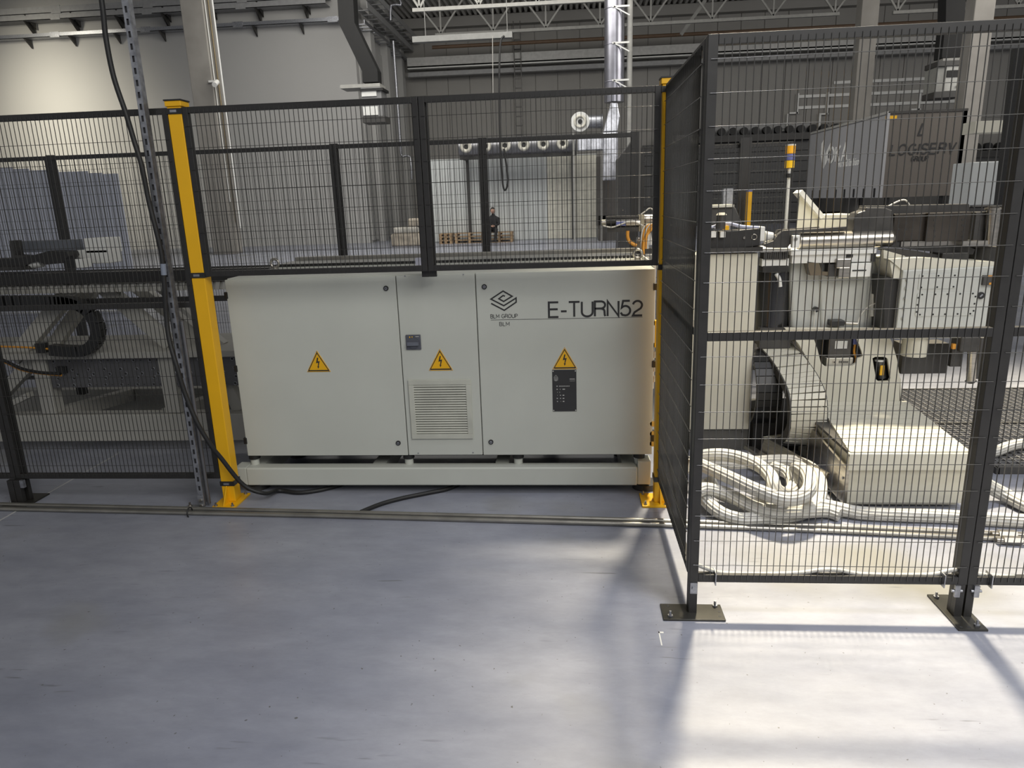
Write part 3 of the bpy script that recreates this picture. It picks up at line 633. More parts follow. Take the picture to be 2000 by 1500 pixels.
# main bed behind the cabinet with chain
BD = thing('feed_bed', 'long pale steel feed bed with drive chain behind the cabinet', 'machine bed', (-.7, 5, 0))
MB().box(-1.97, .52, 4.64, 4.72, 1.20, 1.300).build('front_rail', benchm, BD)
mb = MB()
for k in range(98):
    x = -1.95+k*.025; mb.box(x, x+.017, 4.63, 4.66, 1.300, 1.318)
mb.build('chain', blp, BD, kind='stuff')
MB().box(-1.97, .58, 4.74, 5.02, 1.26, 1.312).build('guide_plate', mat('guide_grey', (.33, .33, .31), .35, .4), BD, bev=.003)
MB().box(-1.97, .58, 5.03, 5.10, 1.24, 1.335).build('rear_rail', pip, BD, bev=.003)
for x in (-1.7, -.2): MB().box(x, x+.12, 4.75, 5.0, 0, 1.26).build('leg', benchm, BD)
MB().px(811, 504, 824, 518, 4.5, .05).build('junction_box', mat('lilac_box', (.5, .5, .6), .4), label='small pale box on the cabinet top left of the middle post', cat='box')
# ================================================================== GRIPPER with orange/white cables
GR = thing('tube_gripper', 'steel tube gripper head with orange and white cables above the feed bed', 'gripper', tuple(at(1230, 500, 4.9)))
Yg = 4.9
def gcyl(u0, u1, v, r, name, m_, Y=Yg): MB().cyl(at(u0, v+(1225-u0)*.02, Y), at(u1, v+(1225-u1)*.02, Y), r, 18).build(name, m_, GR)
gcyl(1174, 1186, 434, .021, 'nose', stl); gcyl(1184, 1252, 431, .034, 'barrel', dst); gcyl(1202, 1250, 436, .028, 'sleeve', stl, Yg-.02)
MB().px(1186, 422, 1248, 426, Yg-.04, .04).build('top_plate', dst, GR); MB().px(1186, 444, 1248, 453, Yg-.05, .1).build('lower_plate', dst, GR)
MB().px(1248, 420, 1258, 452, Yg-.04, .1).build('flange', mat('bronze_flange', (.40, .36, .26), .4, .3), GR)
gcyl(1258, 1290, 429, .032, 'motor', stl); MB().px(1203, 433, 1223, 441, Yg-.06, .03).build('label_band', blu, GR)
MB().px(1244, 463, 1252, 486, Yg-.05, .06).build('cylinder', stl, GR, bev=.01); MB().pprism([(1266, 455), (1271, 453), (1275, 478), (1268, 479)], Yg-.06, .05).build('bracket', wht, GR)
MB().px(1243, 486, 1285, 500, Yg-.05, .1).build('base', dst, GR)
MB().tube([at(u, v, Yg-.07) for u, v in [(1178, 441), (1195, 444), (1213, 438), (1228, 433), (1242, 434), (1256, 441)]], .005, 8, 5).build('white_cable', wcab, GR)
MB().tube([at(u, v, Yg-.08) for u, v in [(1226, 451), (1226, 463), (1231, 473), (1243, 480)]], .012, 8, 5).build('orange_cable', orn, GR)
MB().tube([at(u, v, Yg-.07) for u, v in [(1243, 480), (1232, 474), (1224, 462), (1223, 452)]], .006, 8, 5).build('white_cable', wcab, GR)
MB().tube([at(u, v, Yg-.04) for u, v in [(1251, 419), (1260, 413), (1268, 407), (1275, 410), (1275, 420)]], .004, 8, 5).build('white_cable', wcab, GR)
for i in range(5):
    MB().tube([at(u+i*3.4, v, Yg-.09-.005*i) for u, v in [(1251, 486), (1252, 470), (1255, 450), (1262, 440), (1272, 440-i*2)]], .0055, 8, 5).build('orange_cable' if i % 2 else 'white_cable', orn if i % 2 else wcab, GR)
MB().tube([at(u, v, Yg-.11) for u, v in [(1257, 505), (1257, 480), (1262, 462), (1270, 450), (1282, 432)]], .010, 8, 5).build('orange_cable', orn, GR)
# ================================================================== RIGHT: white box cabinet
BX = thing('white_box_cabinet', 'plain pale box cabinet on a grey plinth behind the near corner post', 'cabinet', (1.0, 4.75, 0))
MB().box(.80, 1.19, 4.6, 4.9, .15, 1.315).build('body', mcr, BX, bev=.006)
MB().box(.81, 1.19, 4.615, 4.88, 0, .15).build('plinth', mat('plinth_grey', (.10, .098, .09), .5), BX)
mb = MB(); p = at(1450, 842, 4.614); mb.cyl((p.x, 4.616, .13), (p.x, 4.612, .13), .007, 12); mb.build('hole', cabd, BX)
# ---------------------------------------------------------------- bending machine
BM = thing('bending_machine', 'large cream tube bending machine with swing head behind the nearest fence', 'machine', (1.8, 4.4, 0))
YB = 3.66
bl, br = 1.475, 2.085; top = .335
MB().box(bl, br, YB+.012, 4.0, .035, .235).build('base_front', mcr, BM, bev=.004)
MB().box(bl-.004, br+.006, YB-.014, YB+.02, .232, top-.008).build('front_flap', mcr, BM, bev=.004)
MB().box(bl+.03, br-.02, YB+.03, 4.55, .02, .30).build('base_body', mcr, BM)
# bellows cover of fine slats on the top
nsl = 30
for k in range(nsl):
    y0 = YB+.0+k*(4.62-YB)/nsl; y1 = y0+(4.62-YB)/nsl-.0035; f = k/nsl; xa_ = bl+.005+.19*0*f; xb_ = br+.005+.10*f
    MB().box(xa_+.15*f, xb_, y0, y1, top-.014, top-.001*(k % 3)).build('cover_slat', mcr, BM)
MB().box(bl+.01, br+.0, YB+.01, 4.6, top-.03, top-.014).build('slat_tray', dst, BM)
mb = MB()
for u in (1661, 1695, 1729, 1802, 1836, 1870): p = at(u, 889, YB-.015); mb.cyl((p.x, YB-.013, top-.017), (p.x, YB-.010, top-.017), .008, 10)
mb.build('slot', cabd, BM)
mb = MB(); mb.add([(bl-.005, YB, .03), (bl-.005, 4.3, .03), (bl-.005, 4.3, .28), (bl-.005, YB, .235), (bl+.01, YB, .03), (bl+.01, 4.3, .03), (bl+.01, 4.3, .28), (bl+.01, YB, .235)], [(0,1,2,3),(7,6,5,4),(0,3,7,4),(0,4,5,1),(3,2,6,7),(1,5,6,2)]); mb.build('side_plate', stl, BM)
mb = MB(); bolt(mb, (bl-.005, 3.70, .17), .008, .006, (-1, 0, 0)); bolt(mb, (bl-.005, 3.70, .09), .008, .006, (-1, 0, 0)); mb.build('bolt', zinc, BM)
# stainless chute under the chain
MB().beam((1.20, 4.3, .12), (1.43, 3.85, .06), .16, .02).build('chute', stl, BM); MB().beam((1.12, 4.3, .13), (1.36, 3.80, .05), .02, .08).build('chute_edge', stl, BM)
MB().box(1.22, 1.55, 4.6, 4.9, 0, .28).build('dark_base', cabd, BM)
# cowl with openings
YC = 4.62
def P(u, v, Y=YC): p = at(u, v, Y); return (p.x, p.z)
outer = [P(*c) for c in [(1532, 640), (1727, 640), (1742, 668), (1752, 702), (1757, 740), (1759, 788), (1602, 789), (1600, 770), (1592, 735), (1578, 703), (1560, 672)]]
h1 = [P(*c) for c in [(1587, 654), (1670, 652), (1682, 684), (1685, 695), (1681, 698), (1674, 700), (1672, 709), (1664, 715), (1612, 716), (1603, 708), (1597, 684)]]
h2 = [P(*c) for c in [(1704, 700), (1709, 697), (1729, 697), (1734, 701), (1739, 738), (1736, 744), (1716, 745), (1711, 741)]]
plate_holes(outer, [h1, h2], YC, .02).build('cowl', mcr, BM)
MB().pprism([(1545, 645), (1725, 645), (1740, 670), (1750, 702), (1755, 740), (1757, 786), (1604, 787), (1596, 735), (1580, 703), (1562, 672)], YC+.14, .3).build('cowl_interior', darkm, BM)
MB().pprism([(1757, 740), (1760, 740), (1761, 789), (1757, 789)], YC, .4).build('cowl_side', mcr, BM)
MB().pprism([(1733, 650), (1742, 668), (1752, 702), (1758, 740), (1755, 740), (1748, 702), (1738, 670), (1729, 652)], YC+.02, .38).build('cowl_side', mcr, BM)
MB().pprism([(1552, 655), (1562, 672), (1580, 703), (1594, 735), (1604, 787), (1601, 787), (1590, 735), (1576, 703), (1558, 672)], YC+.02, .14).build('cowl_side', mcr, BM)
a = MB().px(1618, 655, 1662, 698, YC+.04, .08).build('servo_box', dst, BM, bev=.004); MB().px(1631, 666, 1655, 681, YC+.037, .004).build('rating_label', prt, BM)
MB().px(1614, 699, 1666, 715, YC+.03, .08).build('junction_cover', mat('aluminium_cover', (.5, .48, .42), .35, .4), BM, bev=.003)
mb = MB(); p = at(1629, 707, YC+.03); mb.mat(0).cyl((p.x, YC+.031, p.z), (p.x, YC+.026, p.z), .011, 16); mb.mat(1).cyl((p.x, YC+.026, p.z), (p.x, YC+.024, p.z), .005, 12)
for k in range(9): q = at(1639+k*2.1, 707, YC+.03); mb.box(q.x-.0018, q.x+.0018, YC+.028, YC+.0305, q.z-.008, q.z+.008)
mb.build('port', [stl, ink], BM)
MB().tube([at(u, v, YC+.06) for u, v in [(1670, 672), (1668, 688), (1672, 700), (1668, 714)]], .008, 8, 4).build('orange_cable', orn, BM); MB().px(1667, 655, 1677, 673, YC+.05, .04).build('blue_connector', blu, BM)
p0, p1_ = at(1718, 705, YC+.06), at(1722, 738, YC+.06)
MB().cyl(p1_, p0, .03, 18).build('grease_canister', mat('dark_glass', (.05, .05, .05), .15), BM); MB().cyl(p0, p0+Vector((0, 0, .012)), .033, 18).build('canister_lid', wht, BM); MB().px(1719, 714, 1727, 733, YC+.024, .012).build('canister_label', yel, BM)
MB().px(1600, 789, 1757, 794, YC-.005, .1).build('sill', dst, BM)
mb = MB()
for u in (1704, 1745): p = at(u, 784, YC); bolt(mb, (p.x, YC, p.z), .006, .006)
mb.build('bolt', zinc, BM)
# upper housing: rounded column
sil = [(1545, 645), (1544, 600), (1543, 545), (1545, 505), (1560, 500), (1700, 498), (1712, 512), (1724, 540), (1731, 575), (1732, 610), (1729, 645)]
MB().pprism(sil, YC+.06, .45).build('column_housing', mbl, BM, bev=.025, seg=4)
mb = MB(); pa_ = at(1600, 512, YC+.1); pb_ = at(1603, 648, YC+.1)
mb.add([], [])
MB().pprism([(1600, 512), (1700, 510), (1699, 545), (1690, 645), (1603, 645)], YC+.045, .05).build('column_inset', mbl, BM, bev=.02, seg=4)
MB().px(1545, 486, 1712, 497, YC-.04, .5).build('table_plate', wht, BM, bev=.003); MB().px(1547, 496, 1703, 513, YC-.02, .06).build('table_apron', wht, BM, bev=.003)
MB().px(1702, 493, 1711, 511, YC-.03, .06).build('end_block', blk, BM)
MB().px(1653, 497, 1666, 503, YC-.024, .01).build('slot', cabd, BM)
MB().pprism([(1576, 511), (1600, 514), (1604, 530), (1617, 531), (1617, 538), (1583, 538)], YC-.02, .08).build('clear_guard', mat('smoked_plastic', (.16, .13, .09), .2), BM)
MB().px(1617, 516, 1635, 540, YC-.02, .06).build('valve_block', dst, BM); MB().px(1634, 505, 1663, 524, YC-.05, .07).build('valve_motor', stl, BM, bev=.006); MB().px(1638, 522, 1660, 543, YC-.05, .07).build('valve_body', stl, BM, bev=.004)
wb = MB().px(1659, 514, 1701, 541, YC-.04, .05).build('sensor_box', wht, BM, bev=.004); MB().px(1665, 527, 1692, 529.5, YC-.043, .004).build('slot', cabd, BM)
MB().px(1703, 574, 1731, 618, YC+.03, .05).build('connector_block', wht, BM, bev=.004)
mb = MB()
for u, v in ((1712, 582), (1726, 582), (1709, 613), (1722, 613)): p = at(u, v, YC+.03); bolt(mb, (p.x, YC+.03, p.z), .007, .006)
mb.build('bolt', blp, BM)
MB().tube([at(u, v, YC+.0) for u, v in [(1717, 592), (1705, 594), (1690, 604), (1680, 618), (1675, 632)]], .004, 8, 5).build('white_cable', wcab, BM); p = at(1718, 592, YC+.03); MB().cyl((p.x, YC+.03, p.z), (p.x, YC-.0, p.z), .017, 14).build('round_plug', stl, BM)
p = at(1591, 603, YC+.06); MB().cyl((p.x, YC+.05, p.z), (p.x, YC+.02, p.z), .017, 16).build('black_grommet', blp, BM); MB().tube([at(u, v, YC+.02) for u, v in [(1592, 605), (1591, 620), (1589, 645)]], .003, 6, 3).build('white_cable', wcab, BM)
MB().px(1623, 626, 1650, 637, YC-.02, .07).build('sensor', blp, BM, bev=.004); gp = at(1650, 631, YC); MB().cyl(gp, at(1675, 632, YC), .010, 12).build('plug', stl, BM)
# left drum + comb
p = at(1512, 585, YC+.12); MB().cyl((p.x, YC+.16, .80), (p.x, YC+.16, 1.18), .105, 32).build('motor_drum', mat('gloss_black', (.02, .02, .022), .2, coat=.5), BM)
MB().px(1484, 640, 1545, 680, YC+.05, .2).build('motor_base', darkm, BM)
MB().px(1490, 519, 1538, 531, YC+.0, .12).build('dark_band', blk, BM); MB().px(1488, 505, 1541, 520, YC, .14).build('guide_block', wht, BM, bev=.003)
for k in range(11): u = 1492+k*4.1; MB().px(u, 492, u+2.9, 507, YC-.01, .1).build('fin', dst, BM)
MB().px(1486, 486, 1545, 492, YC-.02, .3).build('table_plate', wht, BM)
MB().tube([at(u, v, YC-.02) for u, v in [(1516, 535), (1522, 545), (1524, 560)]], .012, 10, 4).build('white_pipe', wht, BM)
# cables comb below
MB().px(1478, 673, 1530, 690, YC+.1, .15).build('terminal_strip', stl, BM)
# swing head
YH = 4.45
MB().pprism([(1764, 528), (1950, 520), (1945, 640), (1750, 645)], YH, .35).build('head_body', mbl, BM, bev=.006)
MB().pprism([(1738, 510), (1764, 528), (1762, 546), (1744, 544)], YH+.02, .30).build('head_flank', mcr, BM)
MB().pprism([(1726, 514), (1738, 512), (1757, 545), (1750, 548), (1735, 548)], YH+.12, .2).build('head_wedge', mcr, BM)
MB().pprism([(1728, 540), (1764, 546), (1754, 645), (1727, 645)], YH+.04, .3).build('dark_gap', blk, BM)
MB().pprism([(1736, 506), (1800, 503), (1950, 512), (1950, 522), (1764, 529)], YH+.01, .32).build('head_top', mcr, BM)
mb = MB()
for v in (546, 562, 582, 601, 621): 
    p = at(1772-(v-546)*.11, v, YH); bolt(mb, (p.x, YH, p.z), .011, .010, n=14)
mb.build('hex_bolt', mbl, BM)
def rpanel(u0, v0, u1, v1, bolts_, r=.012):
    x0, z0 = P(u0, v1, YH); x1, z1 = P(u1, v0, YH); x0 = P((u0), (v0+v1)/2, YH)[0]; x1 = P(u1, (v0+v1)/2, YH)[0]; z0 = P((u0+u1)/2, v1, YH)[1]; z1 = P((u0+u1)/2, v0, YH)[1]
    pts_ = []
    for cx_, cz_, a0 in ((x1-r, z1-r, 0), (x0+r, z1-r, 90), (x0+r, z0+r, 180), (x1-r, z0+r, 270)): pts_ += arc(cx_, cz_, r, r, a0, a0+90, 4)
    o = MB().prism(pts_, YH-.004, YH).build('access_panel', mbl, BM, bev=.0015)
    mb = MB()
    for a, b in bolts_: x, z = x0+(x1-x0)*a, z0+(z1-z0)*b; mb.cyl((x, YH-.004, z), (x, YH-.0055, z), .0055, 10)
    mb.build('panel_bolt', blp, o)
rpanel(1794, 535, 1868, 564, [(a, b) for a in (.08, .5, .93) for b in (.12, .88)], .003)
rpanel(1789, 571, 1906, 617, [(a, b) for a in (.08, .3, .5, .71, .92) for b in (.08, .93)]+[(a, b) for a in (.02, .97) for b in (.2, .5, .8)])
p = at(1915, 577, YH); mb = MB(); mb.mat(0).cyl((p.x, YH, p.z), (p.x, YH-.008, p.z), .021, 24); mb.mat(1).beam((p.x-.007, YH-.009, p.z-.007), (p.x+.007, YH-.009, p.z+.007), .008, .003); mb.build('round_lock', [blp, zinc], BM)
mb = MB(); mb.mat(0).px(1921, 538, 1944, 557, YH-.02, .02); mb.mat(1).px(1930, 538, 1940, 541, YH-.022, .003).px(1932, 552, 1938, 556, YH-.022, .003); mb.build('valve_panel', [darkm, orn], BM)
# below the head
p = at(1797, 662, YH+.1); MB().cyl((p.x, YH+.16, .64), (p.x, YH+.16, .80), .075, 28).build('pivot_cylinder', mcr, BM, bev=.008)
MB().px(1745, 640, 1940, 660, YH+.06, .25).build('head_underside', mcr, BM)
MB().px(1762, 672, 1852, 730, YH+.28, .15).build('lower_arm', darkm, BM, bev=.004); MB().px(1876, 657, 1915, 688, YH+.05, .12).build('bearing_ring', dst, BM, bev=.01)
p0, p1_ = at(1899, 686, YH+.08), at(1896, 744, YH+.08); MB().cyl(p0, p1_, .027, 20).build('spindle', stl, BM); MB().cyl(p1_, at(1896, 748, YH+.08), .033, 20, r2=.02).build('spindle_end', dst, BM)
MB().px(1858, 680, 1880, 716, YH+.12, .05).build('lever', dst, BM); MB().px(1861, 672, 1868, 682, YH+.08, .02).build('tag', orn, BM)
MB().px(1912, 660, 1950, 740, YH+.3, .1).build('right_block', darkm, BM)
# top tooling
YT = 4.6
MB().pprism([(1690, 402), (1720, 402), (1893, 398), (1895, 415), (1893, 418), (1690, 422)], YT+.05, .1).build('clamp_arm', dst, BM, bev=.003)
MB().pprism([(1675, 416), (1690, 411), (1692, 405), (1728, 405), (1745, 412), (1746, 452), (1700, 458), (1668, 455), (1667, 430)], YT, .12).build('clamp_block', dst, BM, bev=.006)
MB().px(1745, 417, 1812, 470, YT+.01, .12).build('die_block', mat('oiled_steel', (.075, .065, .055), .35, .6, var=.25), BM, bev=.003)
MB().px(1812, 415, 1894, 471, YT-.03, .15).build('clamp_die', MATS['oiled_steel'], BM, bev=.003)
mb = MB()
for u, vs in ((1825, (419, 430, 441, 451, 462)), (1880, (418, 429, 440, 452, 462)), (1756, (436, 448)), (1770, (436, 448))):
    for v in vs: p = at(u, v, YT-.03); mb.cyl((p.x, YT-.03, p.z), (p.x, YT-.032, p.z), .006, 10)
mb.build('bolt_hole', cabd, BM)
MB().px(1903, 414, 1927, 474, YT+.0, .08).build('roller_block', dst, BM, bev=.003)
p0, p1_ = at(1936, 476, YT-.03), at(1940, 410, YT-.03); MB().cyl(p0, p1_, .035, 24).build('clamp_column', stl, BM); MB().cyl(p1_, p1_+Vector((0, 0, .012)), .047, 24).build('column_cap', stl, BM); MB().cyl(p1_+Vector((0, 0, .012)), p1_+Vector((0, 0, .022)), .03, 20).build('column_nut', dst, BM)
p = at(1935, 495, YT+.05); MB().cyl((p.x, YT+.08, p.z-.055), (p.x, YT+.08, p.z+.04), .11, 36).build('bend_die', dst, BM, bev=.004)
MB().px(1880, 470, 1960, 479, YT-.05, .2).build('die_plate', stl, BM)
MB().pprism([(1728, 484), (1790, 490), (1845, 500), (1850, 505), (1800, 511), (1728, 490)], YT-.04, .1).build('wedge', dst, BM)
MB().pprism([(1726, 488), (1768, 500), (1768, 508), (1726, 508)], YT-.06, .05).build('wiper_plate', mcr, BM)
MB().px(1840, 494, 1892, 513, YT-.08, .16).build('slide_block', dst, BM, bev=.003); MB().px(1760, 470, 1900, 480, YT+.02, .2).build('slide', stl, BM)
MB().pprism([(1745, 471), (1860, 468), (1905, 487), (1900, 497), (1845, 494), (1740, 483)], YT+.03, .15).build('slide_bed', dst, BM)
# tube, arms
p0, p1_ = at(1560, 471, YT+.02), at(1738, 465, YT+.02); MB().cyl(p0, p1_, .052, 28).build('steel_tube', stl, BM); MB().cyl(p1_, at(1743, 465, YT+.02), .052, 28, r2=.044).build('tube_end', stl, BM)
MB().pprism([(1512, 470), (1520, 458), (1531, 450), (1600, 446), (1654, 442), (1655, 447), (1600, 452), (1548, 456), (1545, 475), (1538, 484), (1500, 484), (1488, 478)], YT-.04, .05).build('lever_arm', dst, BM, bev=.003)
MB().pprism([(1512, 462), (1520, 449), (1600, 443), (1600, 447), (1525, 452), (1517, 462)], YT+.1, .04).build('lever_arm', dst, BM)
MB().px(1548, 460, 1562, 484, YT-.08, .04).build('clevis', wht, BM, bev=.003); mb = MB(); p = at(1555, 467, YT-.09); mb.cyl((p.x, YT-.09, p.z), (p.x, YT-.08, p.z), .01, 14); mb.build('pin', stl, BM)
MB().pprism([(1382, 454), (1484, 446), (1485, 480), (1440, 486), (1382, 494)], YT-.02, .12).build('pressure_arm', blk, BM, bev=.006)
MB().px(1484, 443, 1494, 471, YT-.02, .12).build('arm_flange', wht, BM, bev=.004); MB().cyl(at(1493, 462, YT+.03), at(1509, 462, YT+.03), .035, 18, r2=.025).build('cylinder_nose', wht, BM); MB().cyl(at(1508, 463, YT+.03), at(1524, 464, YT+.03), .018, 14).build('piston_rod', stl, BM)
p = at(1463, 464, YT-.02); mb = MB(); mb.ring((p.x+.03, YT-.022, p.z+.003), .016, .003); mb.cyl((p.x-.03, YT-.03, p.z), (p.x-.03, YT-.02, p.z), .008, 12); mb.build('arm_bolt', stl, BM)
p0, p1_ = at(1406, 447, YT-.05), at(1409, 420, YT-.05); MB().cyl(p0, p1_, .027, 20).build('encoder', dst, BM); MB().cyl(p1_, p1_+Vector((0, 0, .014)), .032, 20, r2=.022).build('encoder_cap', mcr, BM)
for u in (1389, 1407): MB().px(u, 452, u+10, 464, YT-.05, .03).build('bracket', wht, BM, bev=.002)
MB().px(1414, 441, 1424, 449, YT-.06, .04).build('yellow_plug', yel, BM)
MB().tube([at(u, v, YT-.03) for u, v in [(1388, 444), (1420, 436), (1450, 442), (1482, 444)]], .008, 8, 5).build('blue_white_cable', mat('pale_blue_cable', (.45, .48, .62), .4), BM); MB().tube([at(u, v, YT-.0) for u, v in [(1395, 446), (1425, 439), (1450, 445), (1482, 447)]], .007, 8, 5).build('blue_white_cable', MATS['pale_blue_cable'], BM)
MB().pprism([(1390, 402), (1432, 401), (1438, 408), (1450, 438), (1385, 446)], YT+.15, .2).build('rotary_cover', darkm, BM, bev=.008)
MB().px(1388, 400, 1434, 405, YT+.13, .22).build('cover_lip', mcr, BM)
MB().px(1382, 484, 1490, 492, YT-.04, .3).build('table_plate', dst, BM)
MB().px(1600, 419, 1670, 444, YT+.6, .3).build('rear_beam', mcr, BM, bev=.004); mb = MB(); mb.px(1625, 426, 1670, 428, YT+.596, .004); mb.build('slot', cabd, BM)
MB().pprism([(1556, 446), (1562, 385), (1565, 378), (1602, 422), (1602, 444)], YT+.62, .02).build('gusset', mcr, BM); MB().beam(at(1558, 374, YT+.65), at(1601, 424, YT+.65), .03, .14).build('gusset_flange', wht, BM)
MB().tube([at(u, v, YT+.1) for u, v in [(1735, 403), (1755, 393), (1768, 391), (1776, 400)]], .005, 8, 5).build('white_cable', wcab, BM)
# energy chain of the head
EH = thing('grey_cable_chain', 'grey segmented cable carrier curving down beside the bending machine cowl', 'cable chain', (1.45, 4.4, .1))
cpts = []
for k in range(40):
    s = k/39
cps = [(1.315, 4.98, .72), (1.345, 4.86, .70), (1.37, 4.72, .665), (1.40, 4.58, .62), (1.42, 4.46, .57), (1.435, 4.37, .52), (1.445, 4.29, .455), (1.447, 4.255, .36), (1.447, 4.262, .26), (1.43, 4.33, .17), (1.40, 4.44, .12), (1.34, 4.54, .10)]
cps = smooth_path([Vector(c) for c in cps], 8)
acc = 0; nxt = 0
for a, b in zip(cps[:-1], cps[1:]):
    acc += (b-a).length
    if acc >= nxt:
        d = (b-a).normalized(); sd = Vector((1, 0, 0)); sd = (sd-d*sd.dot(d)).normalized(); up_ = sd.cross(d)
        if up_.y > 0 and abs(d.z) > .5 or (abs(d.z) <= .5 and up_.z < 0 and d.y < 0): up_ = -up_
        M = Matrix((sd, d, up_)).transposed().to_4x4(); M.translation = a
        l = MB(M).box(-.105, .105, -.0188, .0188, .018, .030).build('lid', mcr, EH, bev=.001)
        MB(M).box(-.112, -.100, -.020, .020, -.03, .026).box(.100, .112, -.020, .020, -.03, .026).box(-.1, .1, -.016, .016, -.028, .018).build('link_side', darkm, EH)
        nxt += .0385
# second dark chain behind
E2 = thing('dark_cable_chain', 'dark lower cable carrier curving behind the grey one', 'cable chain', (1.3, 4.6, .1))
for k in range(13):
    a_ = math.radians(-60+k*12); c_ = Vector((1.27, 4.72, .42)); p = c_+Vector((0, -math.cos(a_)*.26, math.sin(a_)*.24)); M = Matrix.Rotation(-a_, 4, 'X'); M.translation = p
    MB(M).box(-.08, .08, -.01, .012, -.024, .024).build('link', blp, E2)
MB().tube([at(u, v, 4.6) for u, v in [(1478, 715), (1488, 722), (1500, 724), (1505, 720)]], .005, 6, 4).build('orange_cable', orn, label='orange cable peeking beside the pale box cabinet', cat='cable')
# floor grate
GT = thing('floor_grate', 'dark steel grid walkway grate on the floor right of the bending machine', 'grate', (2.9, 5, 0))
gx0, gx1, gy0, gy1 = 2.56, 3.85, 4.2, 5.98
mb = MB()
n = 0; y = gy0
while y < gy1: mb.box(gx0, gx1, y, y+.006, .005, .035); y += .045
MB_ = mb; x = gx0
while x < gx1: mb.box(x, x+.005, gy0, gy1, .02, .037); x += .055
mb.build('grid_bars', mat('grate_steel', (.30, .30, .31), .4, .5), GT, kind='stuff')
for a in ((gx0-.01, gx1, gy0-.03, gy0, 0, .045), (gx0-.01, gx1, gy1, gy1+.02, 0, .04), (gx0-.02, gx0, gy0-.03, gy1, 0, .04), (gx0, gx1, 5.05, 5.07, 0, .04)): MB().box(*a).build('edge_bar', darkm, GT)
MB().box(gx0, gx1, gy0, gy1, .0005, .004).build('under_tray', cabd, GT)
# ---------------------------------------------------------------- hoses
def hose(label, pts, r=.033, zs=None):
    t = MB().tube(pts, r, 48, 10, lobes=12, twist=.5).build('corrugated_hose', [hosem], label=label, cat='hose', group='coiled white hoses')
    return t
def fz(l): return [fl(u, v, z) for u, v, z in l]
hose('thick white hose forming the outer loop of the coil beside the machine base',
  fz([(1368, 945, .09), (1378, 975, .07), (1405, 1000, .05), (1440, 1013, .04), (1480, 1013, .04), (1545, 1008, .04), (1590, 990, .05), (1602, 965, .07), (1600, 935, .1), (1580, 912, .12), (1545, 900, .13), (1500, 900, .13), (1440, 905, .12), (1390, 905, .12), (1352, 920, .12)]))
hose('thick white hose crossing diagonally over the middle of the coil',
  fz([(1350, 900, .2), (1385, 915, .2), (1430, 935, .2), (1480, 958, .19), (1530, 975, .18), (1565, 970, .18), (1582, 950, .2), (1575, 925, .22), (1555, 915, .2), (1560, 940, .15), (1575, 960, .12)]))
hose('thick white hose arching across the top of the coil',
  fz([(1355, 925, .15), (1362, 895, .22), (1400, 888, .25), (1440, 893, .25), (1480, 908, .25), (1505, 930, .24), (1515, 955, .2), (1535, 965, .14), (1550, 950, .12), (1540, 925, .12), (1510, 912, .12)]))
hose('white hose running from the coil along the front of the machine base to the right',
  fz([(1385, 935, .12), (1400, 960, .07), (1440, 975, .06), (1500, 988, .05), (1560, 984, .05), (1610, 988, .05), (1680, 1002, .035), (1760, 1006, .034), (1850, 1009, .034), (1930, 1014, .034), (2010, 1018, .034), (2060, 1020, .034)]))
hose('white hose dipping low at the front of the coil',
  fz([(1362, 960, .13), (1380, 955, .13), (1420, 965, .11), (1470, 990, .09), (1510, 1000, .08), (1560, 1000, .07), (1610, 998, .04), (1640, 1006, .034)]))
hose('white hose coming in over the grate at the right picture edge', fz([(2060, 862, .06), (2000, 866, .07), (1970, 872, .08), (1950, 880, .07), (1925, 888, .05), (1900, 900, .05)]), .03)
hose('white hose rising away behind the right fence post', fz([(1890, 918, .2), (1915, 940, .12), (1960, 965, .05), (2010, 990, .04), (2060, 1010, .035)]), .035)
# signal tower & yellow post behind
SG = thing('signal_tower', 'stack light with amber, blue and yellow lenses on a thin grey pole', 'signal light', tuple(at(1534, 450, 5.6)))
pt, pb2 = at(1540.5, 346, 5.6), at(1533, 470, 5.6); pb2.x = pt.x; MB().cyl((pt.x, 5.6, 0), pt, .013, 12).cyl((pt.x, 5.6, 0), (pt.x, 5.6, .01), .06, 16).build('pole', wht, SG)
for v0, v1, m_, nm in ((285, 300, amb, 'amber_lens'), (301, 313, blu, 'blue_lens'), (314, 328, mat('yellow_lens', (.9, .55, .02), .3, emit=(.9, .5, .02, .15)), 'yellow_lens')):
    a, b = at(1541, v1, 5.6), at(1541, v0, 5.6); MB().cyl((pt.x, 5.6, a.z), (pt.x, 5.6, b.z), .034, 20).build(nm, m_, SG)
a, b = at(1541, 285, 5.6), at(1541, 282, 5.6); MB().cyl((pt.x, 5.6, a.z), (pt.x, 5.6, b.z), .036, 20).build('cap', wht, SG)
a, b = at(1541, 347, 5.6), at(1541, 339, 5.6); MB().cyl((pt.x, 5.6, a.z), (pt.x, 5.6, b.z), .034, 20).build('collar', blp, SG); a, b = at(1541, 339, 5.6), at(1541, 329, 5.6); MB().cyl((pt.x, 5.6, a.z), (pt.x, 5.6, b.z), .012, 12).build('neck', wht, SG)
a = at(1463, 400, 6.05); t = thing('yellow_bollard', 'slim yellow post with a blue cap behind the bending head', 'post', (a.x, 6.05, 0)); z = at(1463, 372, 6.05).z
MB().box(a.x-.02, a.x+.02, 6.05, 6.09, 0, z-.01).build('post_tube', yel, t); MB().box(a.x-.021, a.x+.021, 6.049, 6.091, z-.01, z+.005).build('cap', blu, t)
MB().px(1413, 368, 1432, 402, 5.9, .06).box(at(1422, 380, 5.9).x-.03, at(1422, 380, 5.9).x+.03, 5.9, 5.96, 0, at(1422, 400, 5.9).z).build('steel_upright', zinc, label='short pale steel upright behind the rotary cover', cat='upright')
